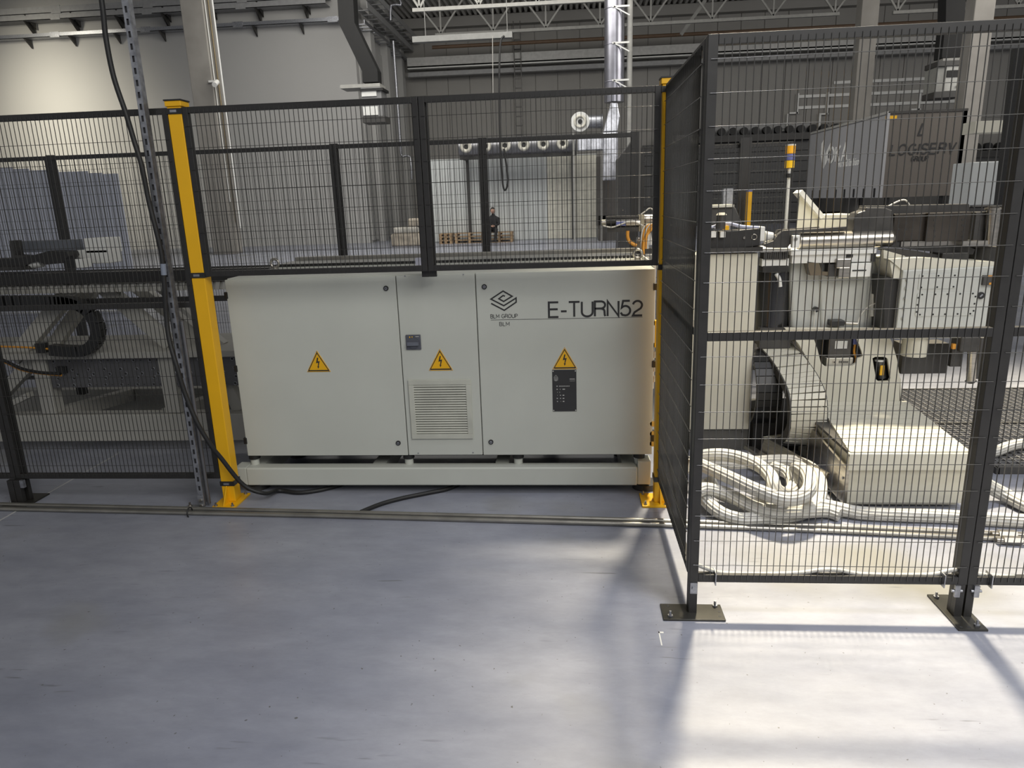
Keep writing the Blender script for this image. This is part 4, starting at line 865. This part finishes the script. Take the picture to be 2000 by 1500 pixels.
#BACKGROUND
# ================================================================== BACKGROUND
def column(label, u, v, Y, w_, d_, ztop=11.4, pipes=False):
    p = at(u, v, Y); t = thing('concrete_column', label, 'column', (p.x, Y, 0), 'concrete columns')
    MB().box(p.x-w_/2, p.x+w_/2, Y, Y+d_, 0, ztop).build('shaft', conc, t, bev=.02)
    return t, p.x
t, x = column('tall concrete column with conduits left of centre behind the mesh', 372, 0, 27.3, .84, .8)
for k in range(5):
    MB().cyl((x+.47+.09*(k % 3), 27.4+.1*k, 1.2 if k % 2 else 2.0), (x+.47+.09*(k % 3), 27.4+.1*k, 11.4), .022, 8).build('conduit', [wht, mat('brown_conduit', (.35, .27, .15), .5)][k % 2], t)
MB().cyl((x+.76, 27.4, 1), (x+.76, 27.4, 11.4), .035, 8).build('drain_pipe', wht, t)
column('concrete column standing behind the right upper fence, nearer the duct', 1697, 60, 31, .65, .6)
column('pale concrete column at the far right behind the bending head', 1921, 40, 24, .58, .55)
a = at(424, 160, 27.2); mb = MB(); mb.cyl(a, a+Vector((.05, -.35, -.15)), .09, 12); mb.box(a.x-.34, a.x+.02, 27.22, 27.29, a.z, a.z+.07); mb.build('security_camera', wht, label='small white security camera on the left concrete column', cat='camera')
# cable trays on the left wall
def tray(label, v0, u0, v1, u1, Y, h, dep, m_, brk):
    a, b = at(u0, v0, Y), at(u1, v1, Y); z = (a.z+b.z)/2
    t = thing('cable_tray', label, 'cable tray', (b.x, Y, z), 'wall cable trays'); dep = min(dep, 32.98-Y)
    x0, x1 = a.x-12, b.x-.05*len([o for o in bpy.data.objects if o.name.startswith('cable_tray')])
    MB().box(x0, x1, Y, Y+.03, z-h/2, z+h/2).build('side_rail', m_, t); MB().box(x0, x1, Y, Y+dep, z-h/2, z-h/2+.02).build('tray_bottom', m_, t)
    mb = None; xk = x0+.5; i = 0
    while xk < x1:
        if i % 2 == 0: MB().box(xk-.22, xk+.22, Y-.01, Y+.04, z-h/2-.03, z+h/2+.03).build('coupling', m_, t)
        MB().add([(xk+.6, Y+.0, z-h/2), (xk+.6, Y+dep, z-h/2), (xk+.6, Y+dep, z-h/2-brk), (xk+.66, Y, z-h/2), (xk+.66, Y+dep, z-h/2), (xk+.66, Y+dep, z-h/2-brk)], [(0,1,2),(5,4,3),(0,3,4,1),(1,4,5,2),(0,2,5,3)]).build('bracket', dst, t)
        xk += 2.1; i += 1
tray('upper grey cable tray high on the left wall', 12, 60, -4, 640, 32.3, .26, .6, mat('tray_grey', (.33, .33, .33), .5), .5)
tray('second grey cable tray on the left wall, just below the uppermost', 30, 60, 4, 640, 32.35, .24, .6, MATS['tray_grey'], .55)
tray('slim bright galvanised wire tray on the left wall, lowest of the trays', 67, 60, 38, 690, 32.5, .16, .45, zinc, .35)
# trays on side wall
def side_tray(label, u0, v0, Y0, u1, v1, Y1, X, m_, rungs, h=.14):
    a = at(u0, v0, Y0); z = a.z
    t = thing('cable_ladder', label, 'cable tray', (X, (Y0+Y1)/2, z), 'side wall cable ladders')
    MB().box(X, X+.03, Y0, Y1, z-h/2, z+h/2).build('side_rail', m_, t); MB().box(X-.5, X-.47, Y0, Y1, z-h/2, z+h/2).build('side_rail', m_, t)
    for k in range(rungs): y = Y0+(Y1-Y0)*(k+.5)/rungs; MB().box(X-.47, X, y-.05, y+.05, z-h/2, z-h/2+.03).build('rung', m_, t)
side_tray('galvanised cable ladder turning back along the side wall', 705, 42, 33, 830, 133, 41.8, -8.7, zinc, 16)
side_tray('upper grey cable ladder along the side wall', 712, 10, 32.5, 830, 110, 41.8, -8.4, MATS['tray_grey'], 12, .25)
side_tray('topmost grey cable ladder along the side wall', 740, -12, 32.5, 830, 110, 41.8, -8.0, MATS['tray_grey'], 12, .25)
# black bent duct with heater
def duct(label, pts, w_, Y, dd, lab2, hu):
    dblk = mat('duct_black', (.010, .010, .010), .75)
    t = thing('air_heater_duct', label, 'duct', tuple(at(pts[-1][0], pts[-1][1], Y)))
    P_ = [at(u, v, Y) for u, v in pts]
    for i in range(len(P_)-1):
        a, b = P_[i], P_[i+1]; hw_ = w_/2
        MB().add([(a.x-hw_, Y, a.z), (a.x+hw_, Y, a.z), (a.x+hw_, Y+dd, a.z), (a.x-hw_, Y+dd, a.z), (b.x-hw_, Y, b.z), (b.x+hw_, Y, b.z), (b.x+hw_, Y+dd, b.z), (b.x-hw_, Y+dd, b.z)], [(0,1,2,3),(7,6,5,4),(4,5,1,0),(5,6,2,1),(6,7,3,2),(7,4,0,3)]).build('duct_section', dblk, t)
    return t
t = duct('black bent air duct coming down beside the left wall corner', [(672, -40), (677, 45), (722, 138), (723, 160)], .62, 29.5, .6, '', 0)
MB().px(664, 164, 742, 171, 29.3, .9).build('support_rail', trm, t)
a = at(727, 205, 29.3)
HT = thing('air_heater', 'grey boxy air heater hanging below the black left duct', 'heater', tuple(a))
MB().px(706, 170, 746, 236, 29.3, .9).build('casing', mat('heater_grey', (.22, .22, .22), .5), HT, bev=.03); MB().px(706, 177, 735, 188, 29.25, .06).build('louvre', wht, HT); MB().px(709, 208, 738, 225, 29.25, .06).build('louvre', wht, HT); MB().px(708, 227, 752, 239, 29.2, .9).build('hood', darkm, HT); MB().px(702, 172, 748, 177, 29.2, .95).build('top_band', rub, HT)
t = duct('straight black air duct at the upper right in front of the pale column', [(1868, -40), (1866, 40), (1859, 100), (1858, 112)], .60, 26.5, .55, '', 0)
MB().px(1842, 112, 1925, 117, 26.3, .8).build('support_rail', trm, t)
HT = thing('air_heater', 'pale boxy air heater hanging below the right black duct', 'heater', tuple(at(1860, 150, 26.3)))
MB().px(1828, 124, 1882, 190, 26.3, .85).build('casing', mat('heater_pale', (.30, .30, .28), .5), HT, bev=.03); MB().px(1847, 125, 1880, 177, 26.25, .06).build('face', mat('heater_face', (.5, .5, .47), .5), HT); MB().px(1850, 137, 1877, 150, 26.22, .04).build('louvre_gap', cabd, HT); MB().px(1826, 178, 1880, 190, 26.2, .9).build('hood', darkm, HT); MB().px(1832, 118, 1884, 128, 26.2, .9).build('top_band', darkm, HT)
MB().tube([at(u, v, 26.2) for u, v in [(1892, 85), (1891, 120), (1890, 140), (1897, 147), (1885, 160), (1870, 168)]], .04, 8, 4).build('hose', wht, HT)
# downpipes on the side wall
t = thing('downpipe', 'silver rain pipe running down the side wall right of the heater', 'pipe', tuple(at(775, 300, 35)))
MB().tube([at(u, v, 35) for u, v in [(781, 0), (783, 10), (764, 10), (763, 40)]], .06, 10, 2).build('upper_bend', zinc, t)
MB().cyl(at(768, 80, 35), at(783, 300, 35), .06, 12).build('pipe_run', zinc, t); MB().tube([at(u, v, 35) for u, v in [(783, 300), (787, 306), (801, 306), (804, 350)]], .05, 10, 2).build('lower_bend', zinc, t)
# trusses
def truss(label, Y, uL, vL, uR, vR, nodes, zt_=11.4):
    a, b = at(uL, vL, Y), at(uR, vR, Y); z = (a.z+b.z)/2
    t = thing('roof_truss', label, 'truss', ((a.x+b.x)/2, Y, z), 'roof trusses')
    MB().box(a.x, b.x, Y, Y+.16, z-.07, z+.06).build('bottom_chord', trm, t)
    MB().box(a.x-2, b.x+2, Y, Y+.16, zt_-.15, zt_).build('top_chord', trm, t)
    for u in nodes:
        x = at(u, (vL+vR)/2, Y).x
        for dx in (-1.45, 0, 1.45): MB().beam((x, Y+.08, z+.05), (x+dx, Y+.08, zt_-.1), .075, .075).build('web_member', trm, t)
truss('rear cream roof truss above the short fence panels', 36, 850, 67, 1640, 27, [860, 963, 1066, 1172, 1271, 1391, 1510, 1630])
truss('cream roof truss, nearer one cut by the top picture edge', 30, 805, 17, 1190, 0, [818, 935, 1050, 1160])
truss('cream roof truss at the upper right beyond the concrete column', 35, 1745, 23, 2060, 8, [1755, 1870, 1990])
MB().beam(at(1330, 68, 38), at(1378, 0, 38), .16, .1).build('roof_brace', trm, label='slanting pale roof brace right of the big duct', cat='brace')
# brown sprinkler pipe
z = at(1200, 62, 40).z; MB().cyl((-7, 40, z-.3), (30, 40, z-.3), .09, 10).build('sprinkler_pipe', mat('brown_pipe', (.16, .10, .06), .5), label='brown sprinkler pipe under the rear roof truss', cat='pipe')
# horizontal service runs on back wall
for v, h, m_, lab in ((103, .5, mat('service_duct_pale', (.55, .545, .52), .45), 'bright galvanised service duct along the back wall'), (113, .14, wht, 'thin pale rail just under the service duct on the back wall'), (127, .22, MATS['tray_grey'], 'lower grey cable tray along the back wall')):
    z = at(1200, v, 41).z; MB().box(-8.6, 30, 41.0, 41.4, z-h/2, z+h/2).build('service_run', m_, label=lab, cat='duct', group='back wall service runs')
z = at(900, 72, 28).z; MB().box(at(805, 74, 28).x, at(1000, 66, 28).x, 28, 28.3, z-.1, z+.1).box(at(830, 74, 28).x, at(830, 74, 28).x+.02, 28.1, 28.12, z, 11.4).box(at(990, 66, 28).x, at(990, 66, 28).x+.02, 28.1, 28.12, z, 11.4).build('light_trunking', mat('trunking_grey', (.2, .2, .19), .5), label='pale lamp trunking under the truss left of the big duct', cat='trunking')
# big spiral duct
DU = thing('extraction_duct', 'large shiny vertical extraction duct behind the middle fence', 'duct', tuple(at(1200, 350, 28)))
p = at(1200, 100, 28); dx_ = p.x
r_ = .36; zt_ = 11.4; zb_ = at(1200, 200, 28).z
MB().cyl((dx_, 28, zb_), (dx_, 28, zt_), r_, 40).build('duct_pipe', ducts, DU)
for v in (18, 88, 160): z = at(1200, v, 28).z; MB().ring((dx_, 28, z), r_, .02, 'z', 40, 6).build('band', ducts, DU); MB().box(dx_-.1, dx_+.5, 27.6, 27.64, z-.03, z+.03).build('bracket', wht, DU); MB().beam((dx_-.05, 27.62, z), (dx_+.5, 27.62, z-.3), .04).build('bracket', wht, DU)
MB().pprism([(1193, 200), (1206, 200), (1211, 228), (1206, 258), (1178, 258), (1186, 228)], 27.7, .5).build('foil_cone', foil, DU, bev=.03)
MB().px(1178, 258, 1207, 352, 27.7, .5).build('foil_drop', foil, DU, bev=.04)
MB().px(1128, 262, 1180, 294, 27.9, .5).build('foil_box', foil, DU, bev=.04)
MB().cyl((dx_+.55, 28, 1.5), (dx_+.55, 28, zt_), .1, 12).build('riser_pipe', trm, DU)
# fan row
FR = thing('intake_manifold', 'horizontal dark manifold pipe carrying a row of round intakes', 'manifold', tuple(at(1010, 300, 30)))
a, b = at(898, 290, 30.4), at(1125, 282, 30.4); b.z = a.z; MB().cyl(a, b, .38, 28).build('pipe_run', mat('brushed_dark_pipe', (.22, .22, .23), .35, .7), FR); MB().box(a.x, b.x, 30.2, 30.6, a.z-.45, a.z-.30).build('support_beam', darkm, FR)
for xx in (a.x+.1, b.x-.2): MB().box(xx, xx+.12, 31.25, 31.37, 0, a.z-.3).box(xx, xx+.12, 30.4, 31.37, a.z-.45, a.z-.33).build('support_leg', darkm, FR)
for k, u in enumerate((910, 948, 986, 1023, 1061, 1099)):
    p = at(u, 287-k*1.3, 29.8); f = MB().ring((p.x, 29.8, p.z), .165, .075, 'y', 24, 8).build('intake_ring', mat('ivory_ring', (.62, .6, .52), .4), FR)
    MB().cyl((p.x, 29.85, p.z), (p.x, 30.3, p.z), .2, 20).build('intake_neck', ducts, FR); MB().cyl((p.x, 29.80, p.z), (p.x, 29.84, p.z), .1, 16).build('intake_hole', cabd, FR)
FB = thing('extraction_fan', 'round white extraction fan with motor left of the foil duct', 'fan', tuple(at(1133, 238, 29)))
p = at(1133, 238, 29); MB().cyl((p.x, 28.9, p.z), (p.x, 29.3, p.z), .36, 32).build('scroll_housing', wht, FB, bev=.03); MB().ring((p.x, 28.88, p.z), .2, .05, 'y', 24, 8).build('inlet_ring', MATS['ivory_ring'], FB); MB().cyl((p.x, 28.86, p.z), (p.x, 28.89, p.z), .085, 16).build('inlet_hole', cabd, FB)
MB().cyl((p.x+.3, 29.2, p.z), (p.x+.85, 29.2, p.z), .25, 24).build('motor', zinc, FB); MB().box(p.x-.3, p.x-.22, 29.31, 29.39, 0, p.z).box(p.x+.8, p.x+.88, 29.31, 29.39, 0, p.z).build('support_leg', trm, FB); MB().ring((p.x+.85, 29.2, p.z), .25, .03, 'x', 24, 6).build('motor_flange', zinc, FB)
# white enclosure and dark machine
EN = thing('white_enclosure', 'long pale panelled machine enclosure below the row of intakes', 'enclosure', tuple(at(1060, 446, 30)))
x0, x1 = at(828, 370, 31.4).x, at(1166, 370, 31.4).x; zt_ = at(1000, 306, 31.4).z; nP = 7
MB().box(x0, x1, 31.43, 33, .0, zt_).build('body', wsh, EN)
for k in range(nP): xa_ = x0+(x1-x0)*k/nP; MB().box(xa_+.01, x0+(x1-x0)*(k+1)/nP-.01, 31.4, 31.43, .05, zt_-.05).build('panel', wsh if k < 5 else mat('cream_panel', (.66, .64, .55), .45), EN)
DM = thing('dark_tall_machine', 'dark grey tall machine cabinet with sloping top at the right end of the inner fence', 'machine', tuple(at(1220, 490, 24)))
MB().px(1166, 305, 1207, 440, 29.5, 1).box(at(1170, 400, 29).x, at(1205, 400, 29).x, 29.5, 30.5, 0, 1).build('side_cabinet', mat('brown_grey_sheet', (.09, .083, .075), .5), DM); 
MB().pprism([(1207, 310), (1240, 268), (1241, 492), (1207, 489)], 23.9, 1.2).build('tall_cabinet', darkm, DM, bev=.02)
# pale curtain partition left
def curtain(label, u0, v0, u1, v1, Y):
    a, b = at(u0, v0, Y), at(u1, v1, Y); t = thing('curtain_wall', label, 'curtain', ((a.x+b.x)/2, Y, 0), 'pale blue curtains')
    n_ = max(2, int((b.x-a.x)/.25)); 
    for k in range(n_):
        xa_ = a.x+(b.x-a.x)*k/n_; xb_ = a.x+(b.x-a.x)*(k+1)/n_; z = a.z+(b.z-a.z)*(k+.5)/n_+random.uniform(-.02, .03)
        MB().box(xa_+.002, xb_+.01, Y+.03*(k % 2), Y+.03*(k % 2)+.02, .02, z).build('strip', ltb, t)
curtain('wide pale blue strip curtain behind the loading bench', -120, 322, 226, 338, 12)
curtain('narrow pale blue strip curtain just right of the left yellow post', 336, 352, 362, 352, 12)
# pallets, wrapped goods, person
def pallet(label, u0, u1, v, Y, z0=0, n_=3):
    a, b = at(u0, v, Y), at(u1, v, Y); t = thing('wooden_pallet', label, 'pallet', ((a.x+b.x)/2, Y, z0), 'pallets by the enclosure')
    for j in range(n_):
        zz = z0+j*.145
        for k in range(3): xx = a.x+(b.x-a.x-.1)*k/2; MB().box(xx, xx+.1, Y, Y+.8, zz+.02, zz+.11).build('block', wood, t)
        MB().box(a.x, b.x, Y, Y+.1, zz, zz+.02).build('board', wood, t)
        for k in range(5): MB().box(a.x, b.x, Y+k*.17, Y+k*.17+.12, zz+.11, zz+.135).build('board', wood, t)
YP = 30.4; 
pallet('low wooden pallet stack in front of the enclosure, left of the seated person', 888, 944, 450, YP, 0, 3)
pallet('wooden pallet stack the person in black sits on', 950, 1000, 450, YP, 0, 3)
pallet('small wooden pallet stack nearest the wrapped goods', 857, 882, 450, YP, 0, 3)
t = thing('wrapped_goods', 'plastic-wrapped beige goods stacked by the wall left of the pallets', 'goods', tuple(at(792, 470, 29.5)))
a, b = at(762, 455, 29.5), at(822, 455, 29.5)
MB().box(a.x, b.x, 29.5, 30.6, 0, .52).build('lower_bundle', plw, t, bev=.08, seg=3); MB().box(a.x+.1, b.x-.1, 29.55, 30.5, .52, .78).build('upper_bundle', mat('clear_wrap', (.5, .48, .43), .25, var=.2, scale=4, bump=.4), t, bev=.08, seg=3); MB().box(a.x+.75, b.x-.05, 29.6, 30.3, .78, 1.12).build('top_bundle', plw, t, bev=.07, seg=3)
# person (one skinned body)
pc = at(965, 440, 30.7); px_, py_ = pc.x, 30.3
V = [(0, .25, .52), (0, .25, .78), (0, .22, 1.00), (0, .20, 1.12), (0, .17, 1.24), (-.09, .24, .50), (-.13, -.12, .54), (-.12, -.16, .12), (-.12, -.30, .06), (.09, .24, .50), (.15, -.12, .54), (.10, -.16, .12), (.10, -.30, .06), (-.19, .21, .98), (-.24, .12, .74), (-.06, -.06, .68), (.19, .21, .98), (.24, .12, .74), (.08, -.06, .70)]
E_ = [(0,1),(1,2),(2,3),(3,4),(0,5),(5,6),(6,7),(7,8),(0,9),(9,10),(10,11),(11,12),(2,13),(13,14),(14,15),(2,16),(16,17),(17,18)]
Rr = [.15,.16,.17,.06,.06,.10,.08,.055,.045,.10,.08,.055,.045,.07,.055,.04,.07,.055,.04]
me = bpy.data.meshes.new('person'); me.from_pydata([Vector(v)+Vector((0, 0, 0)) for v in V], E_, []); po = bpy.data.objects.new('person', me); sc.collection.objects.link(po)
sk = po.modifiers.new('skin', 'SKIN'); sub = po.modifiers.new('sub', 'SUBSURF'); sub.levels = 2; sub.render_levels = 2
for d_, r2 in zip(me.skin_vertices[0].data, Rr): d_.radius = (r2, r2)
me.skin_vertices[0].data[0].use_root = True
me.materials.append(cloth); po.location = (px_, py_-.1, .02)
po['label'] = 'person in black clothes sitting on the pallet stack with folded arms'; po['category'] = 'person'; OFF[po.name] = Vector(po.location)
hc = Vector((px_, py_+.05, 1.31)); bm = bmesh.new(); bmesh.ops.create_uvsphere(bm, u_segments=16, v_segments=12, radius=.1, matrix=Matrix.Translation(hc) @ Matrix.Diagonal((.85, 1, 1.25, 1)))
def bm2mb(bm, sm=True):
    mb = MB(); bm.verts.ensure_lookup_table(); mb.add([v.co.copy() for v in bm.verts], [tuple(v.index for v in f.verts) for f in bm.faces], sm); bm.free(); return mb
mb = bm2mb(bm); mb.cyl(hc+Vector((0, -.09, -.02)), hc+Vector((0, -.125, -.03)), .02, 8, r2=.012)
for s_ in (-1, 1): mb.cyl(hc+Vector((s_*.083, 0, 0)), hc+Vector((s_*.1, .005, 0)), .025, 8)
mb.build('head', skin, po)
bm = bmesh.new(); bmesh.ops.create_uvsphere(bm, u_segments=16, v_segments=10, radius=.108, matrix=Matrix.Translation(hc+Vector((0, .02, .035))) @ Matrix.Diagonal((.88, 1, 1.15, 1)))
bmesh.ops.delete(bm, geom=[v for v in bm.verts if v.co.y < hc.y-.05 and v.co.z < hc.z+.06], context='VERTS'); bm2mb(bm).build('hair', mat('dark_hair', (.03, .022, .018), .7), po)
mb = MB()
for s_, hx in ((-1, -.05), (1, .07)):
    hb = Vector((px_+hx, py_-.19, .69)); mb.cyl(hb, hb+Vector((-s_*.06, -.06, .0)), .032, 8, r2=.028)
    for f_ in range(4): q = hb+Vector((-s_*.06, -.06, .022-.015*f_)); mb.cyl(q, q+Vector((-s_*(.05-.006*abs(f_-1)), -.02, -.01)), .009, 6, r2=.006)
    q = hb+Vector((-s_*.02, -.04, .03)); mb.cyl(q, q+Vector((-s_*.04, -.02, .02)), .010, 6, r2=.007)
mb.build('hands', skin, po)
# swap-body container with lettering
TB = thing('container_box', 'big container box with pale lettered side and dark lettered front, behind the right fence', 'container', tuple(at(1780, 384, 24)))
a, b = at(1727, 300, 24), at(1880, 300, 24); z1_ = at(1727, 221, 24).z; z0_ = at(1727, 386, 24).z
MB().box(a.x+.03, b.x, 24, 31.2, z0_, z1_).build('body', trd, TB); MB().box(a.x, a.x+.03, 24, 31.2, z0_, z1_).build('side_wall', trl, TB)
MB().box(a.x-.04, a.x+.04, 23.97, 31.2, z1_-.03, z1_+.05).build('top_rail', trm, TB); MB().box(a.x-.03, a.x+.05, 23.96, 24.02, z0_, z1_).build('corner_post', trl, TB); MB().box(a.x, b.x, 23.97, 24.02, z1_-.03, z1_+.04).build('top_rail', dst, TB)
for k in range(8): y = 24.4+k*.85; MB().box(a.x-.03, a.x, y, y+.09, z0_+.02, z0_+.3).build('latch', blp, TB)
for x in (a.x+.3, b.x-.4):
    for y in (24.3, 30.6): MB().box(x, x+.12, y, y+.12, 0, z0_).build('leg', dst, TB)
mb = MB(); l0 = at(1738, 303, 24); l1 = at(1864, 290, 24)
lettering(mb, 'LOGISERV', l0.x, l0.z+.0, .30, .045, 23.996, gap=.28, width=l1.x-l0.x, slant=.15, th=.01)
g0 = at(1779, 315, 24); g1 = at(1812, 311, 24); lettering(mb, 'GROUP', g0.x, g0.z, .14, .022, 23.996, gap=.25, width=g1.x-g0.x, slant=.15, th=.01)
s0 = at(1792, 264, 24); mb.ribbon([(s0.x+.12, s0.z+.34), (s0.x+.02, s0.z), (s0.x+.14, s0.z+.0)], .05, 23.986, 23.996); mb.build('lettering', ink, TB)
MB().px(1730, 226, 1752, 232, 23.98, .02).build('yellow_label', yel, TB)
# light lettering on the side wall
def side_M(u, v, Yapp, size_flip=True):
    return Matrix(((0, 0, -1, a.x-.004), (-1, 0, 0, Yapp), (0, 1, 0, 0), (0, 0, 0, 1)))
def side_z(u, v):
    d = ray(u, v); t_ = (a.x-.004)/d.x; p = C0+d*t_; return p
q0 = side_z(1616, 318); q1 = side_z(1647, 312); h_ = .52
mb = MB(Matrix(((0, 1, 0, a.x-.006), (-1, 0, 0, q0.y), (0, 0, 1, q0.z), (0, 0, 0, 1)))); lettering(mb, 'OKA', .1, 0, h_, .10, 0, gap=.25, width=abs(q0.y-q1.y)*1.15, th=.012)
mb.build('lettering', mat('pale_print', (.85, .85, .82), .6), TB)
q2 = side_z(1637, 327); q3 = side_z(1683, 322); tm = text_mb('wir sind ihr büro.', .36, Matrix(((0, 0, -1, a.x-.004), (-(q2.y-q3.y)/2.75, 0, 0, q2.y), (0, 1, 0, q2.z), (0, 0, 0, 1))), .012); tm.build('lettering', MATS['pale_print'], TB)
mb = MB(Matrix(((0, 1, 0, a.x-.006), (-1, 0, 0, side_z(1603, 312).y), (0, 0, 1, side_z(1603, 312).z), (0, 0, 0, 1))))
mb.prism([(0, .15), (.4, -.35), (.42, .2), (.25, .75), (0, .6)], -.012, .0); mb.prism([(.5, -.3), (.95, .05), (.95, .55), (.5, .2)], -.012, 0); mb.build('emblem', MATS['pale_print'], TB)
# roller conveyor shelf + pipes on back right
SH = thing('roller_rack', 'dark wall rack holding a row of black rollers behind the right fence', 'rack', tuple(at(1500, 262, 41.3)))
a1, b1 = at(1392, 262, 41.3), at(1588, 262, 41.3); z = at(1500, 256, 41.3).z; MB().box(a1.x-3, b1.x, 41.3, 41.94, z-.48, z-.14).build('beam', darkm, SH); MB().box(a1.x-3, b1.x, 41.88, 41.93, z-.1, z+.36).build('back_plate', MATS['tray_grey'], SH)
for k in range(15): x = a1.x-1.9+k*.60; MB().cyl((x, 41.35, z+.06), (x, 41.7, z+.06), .20, 16).build('roller', rub, SH)
SH = thing('roller_rack', 'short dark rack of rollers at the far right beside the pale column', 'rack', tuple(at(1940, 285, 41.3))); z = at(1940, 288, 41.3).z; x = at(1902, 288, 41.3).x; MB().box(x, x+4, 41.3, 41.94, z-.48, z-.14).build('beam', darkm, SH)
for k in range(6): MB().cyl((x+.2+k*.6, 41.35, z+.06), (x+.2+k*.6, 41.7, z+.06), .2, 16).build('roller', rub, SH)
for v, u0, u1, lab in ((181, 1560, 1900, 'upper thin pale pipe run across the wall behind the right fence'), (203, 1560, 1900, 'lower thin pale pipe run across the wall behind the right fence'), (157, 1630, 1818, 'pale lamp strip above the pipe runs behind the right fence')):
    z = at((u0+u1)/2, v, 41.8).z; MB().box(at(u0, v, 41.8).x, at(u1, v, 41.8).x, 41.84, 41.94, z-.075, z+.075).build('wall_pipe', wht, label=lab, cat='pipe')
for u, v0, v1, lab in ((1556, 182, 222, 'leftmost'), (1614, 180, 224, 'second from left'), (1794, 182, 215, 'rightmost'), (1537, 222, 256, 'lower left'), (1599, 224, 254, 'lower right')):
    MB().px(u, v0, u+4, v1, 41.7, .24).px(u-14, v1-3, u+4, v1, 41.7, .24).build('pipe_hanger', wht, label='pale angle pipe hanger behind the right fence, '+lab, cat='bracket')
PB = thing('pale_cabinet', 'pale tall machine cabinet with dark band at far right behind the fence', 'cabinet', tuple(at(1935, 440, 20)))
MB().px(1896, 315, 1990, 400, 20, 1).build('body', wsh, PB, bev=.02); MB().px(1896, 405, 1990, 412, 19.95, 1).build('band', darkm, PB); MB().px(1905, 235, 1990, 258, 20, .6).build('upper_box', mcr, PB)
x = at(1975, 300, 12); MB().beam(at(1987, 95, 12), at(1952, 400, 12), .12, .1).build('leaning_pipe', blk, label='black slanting pole at the far right behind the double post', cat='pole')
MB().px(1580, 383, 1900, 420, 33, .4).box(at(1590, 400, 33).x, at(1890, 400, 33).x, 33, 33.3, 0, at(1740, 410, 33).z).build('dark_counter', darkm, label='dark low machinery under the lettered container', cat='machinery')
# thin hanging cables in the middle
MB().tube([at(u, v, 28) for u, v in [(985, 70), (977, 88), (975, 180), (977, 280), (981, 350), (986, 372), (992, 350), (984, 290)]], .04, 6, 4).build('hanging_cable', rub, label='black looped cable hanging in front of the pale enclosure', cat='cable')
MB().cyl(at(962, 70, 28), at(963, 182, 28), .014, 6).build('hanging_rod', trm, label='thin rod hanging from the roof left of the looped cable', cat='rod')
mb = MB(); x = at(1012, 150, 41).x; mb.box(x-.2, x-.16, 40.9, 41, 4, 10.9).box(x+.16, x+.2, 40.9, 41, 4, 10.9)
for k in range(14): mb.box(x-.16, x+.16, 40.9, 41, 4.2+k*.48, 4.26+k*.48)
mb.build('wall_ladder', dst, label='dark vertical ladder rack on the back wall left of the big duct', cat='ladder')
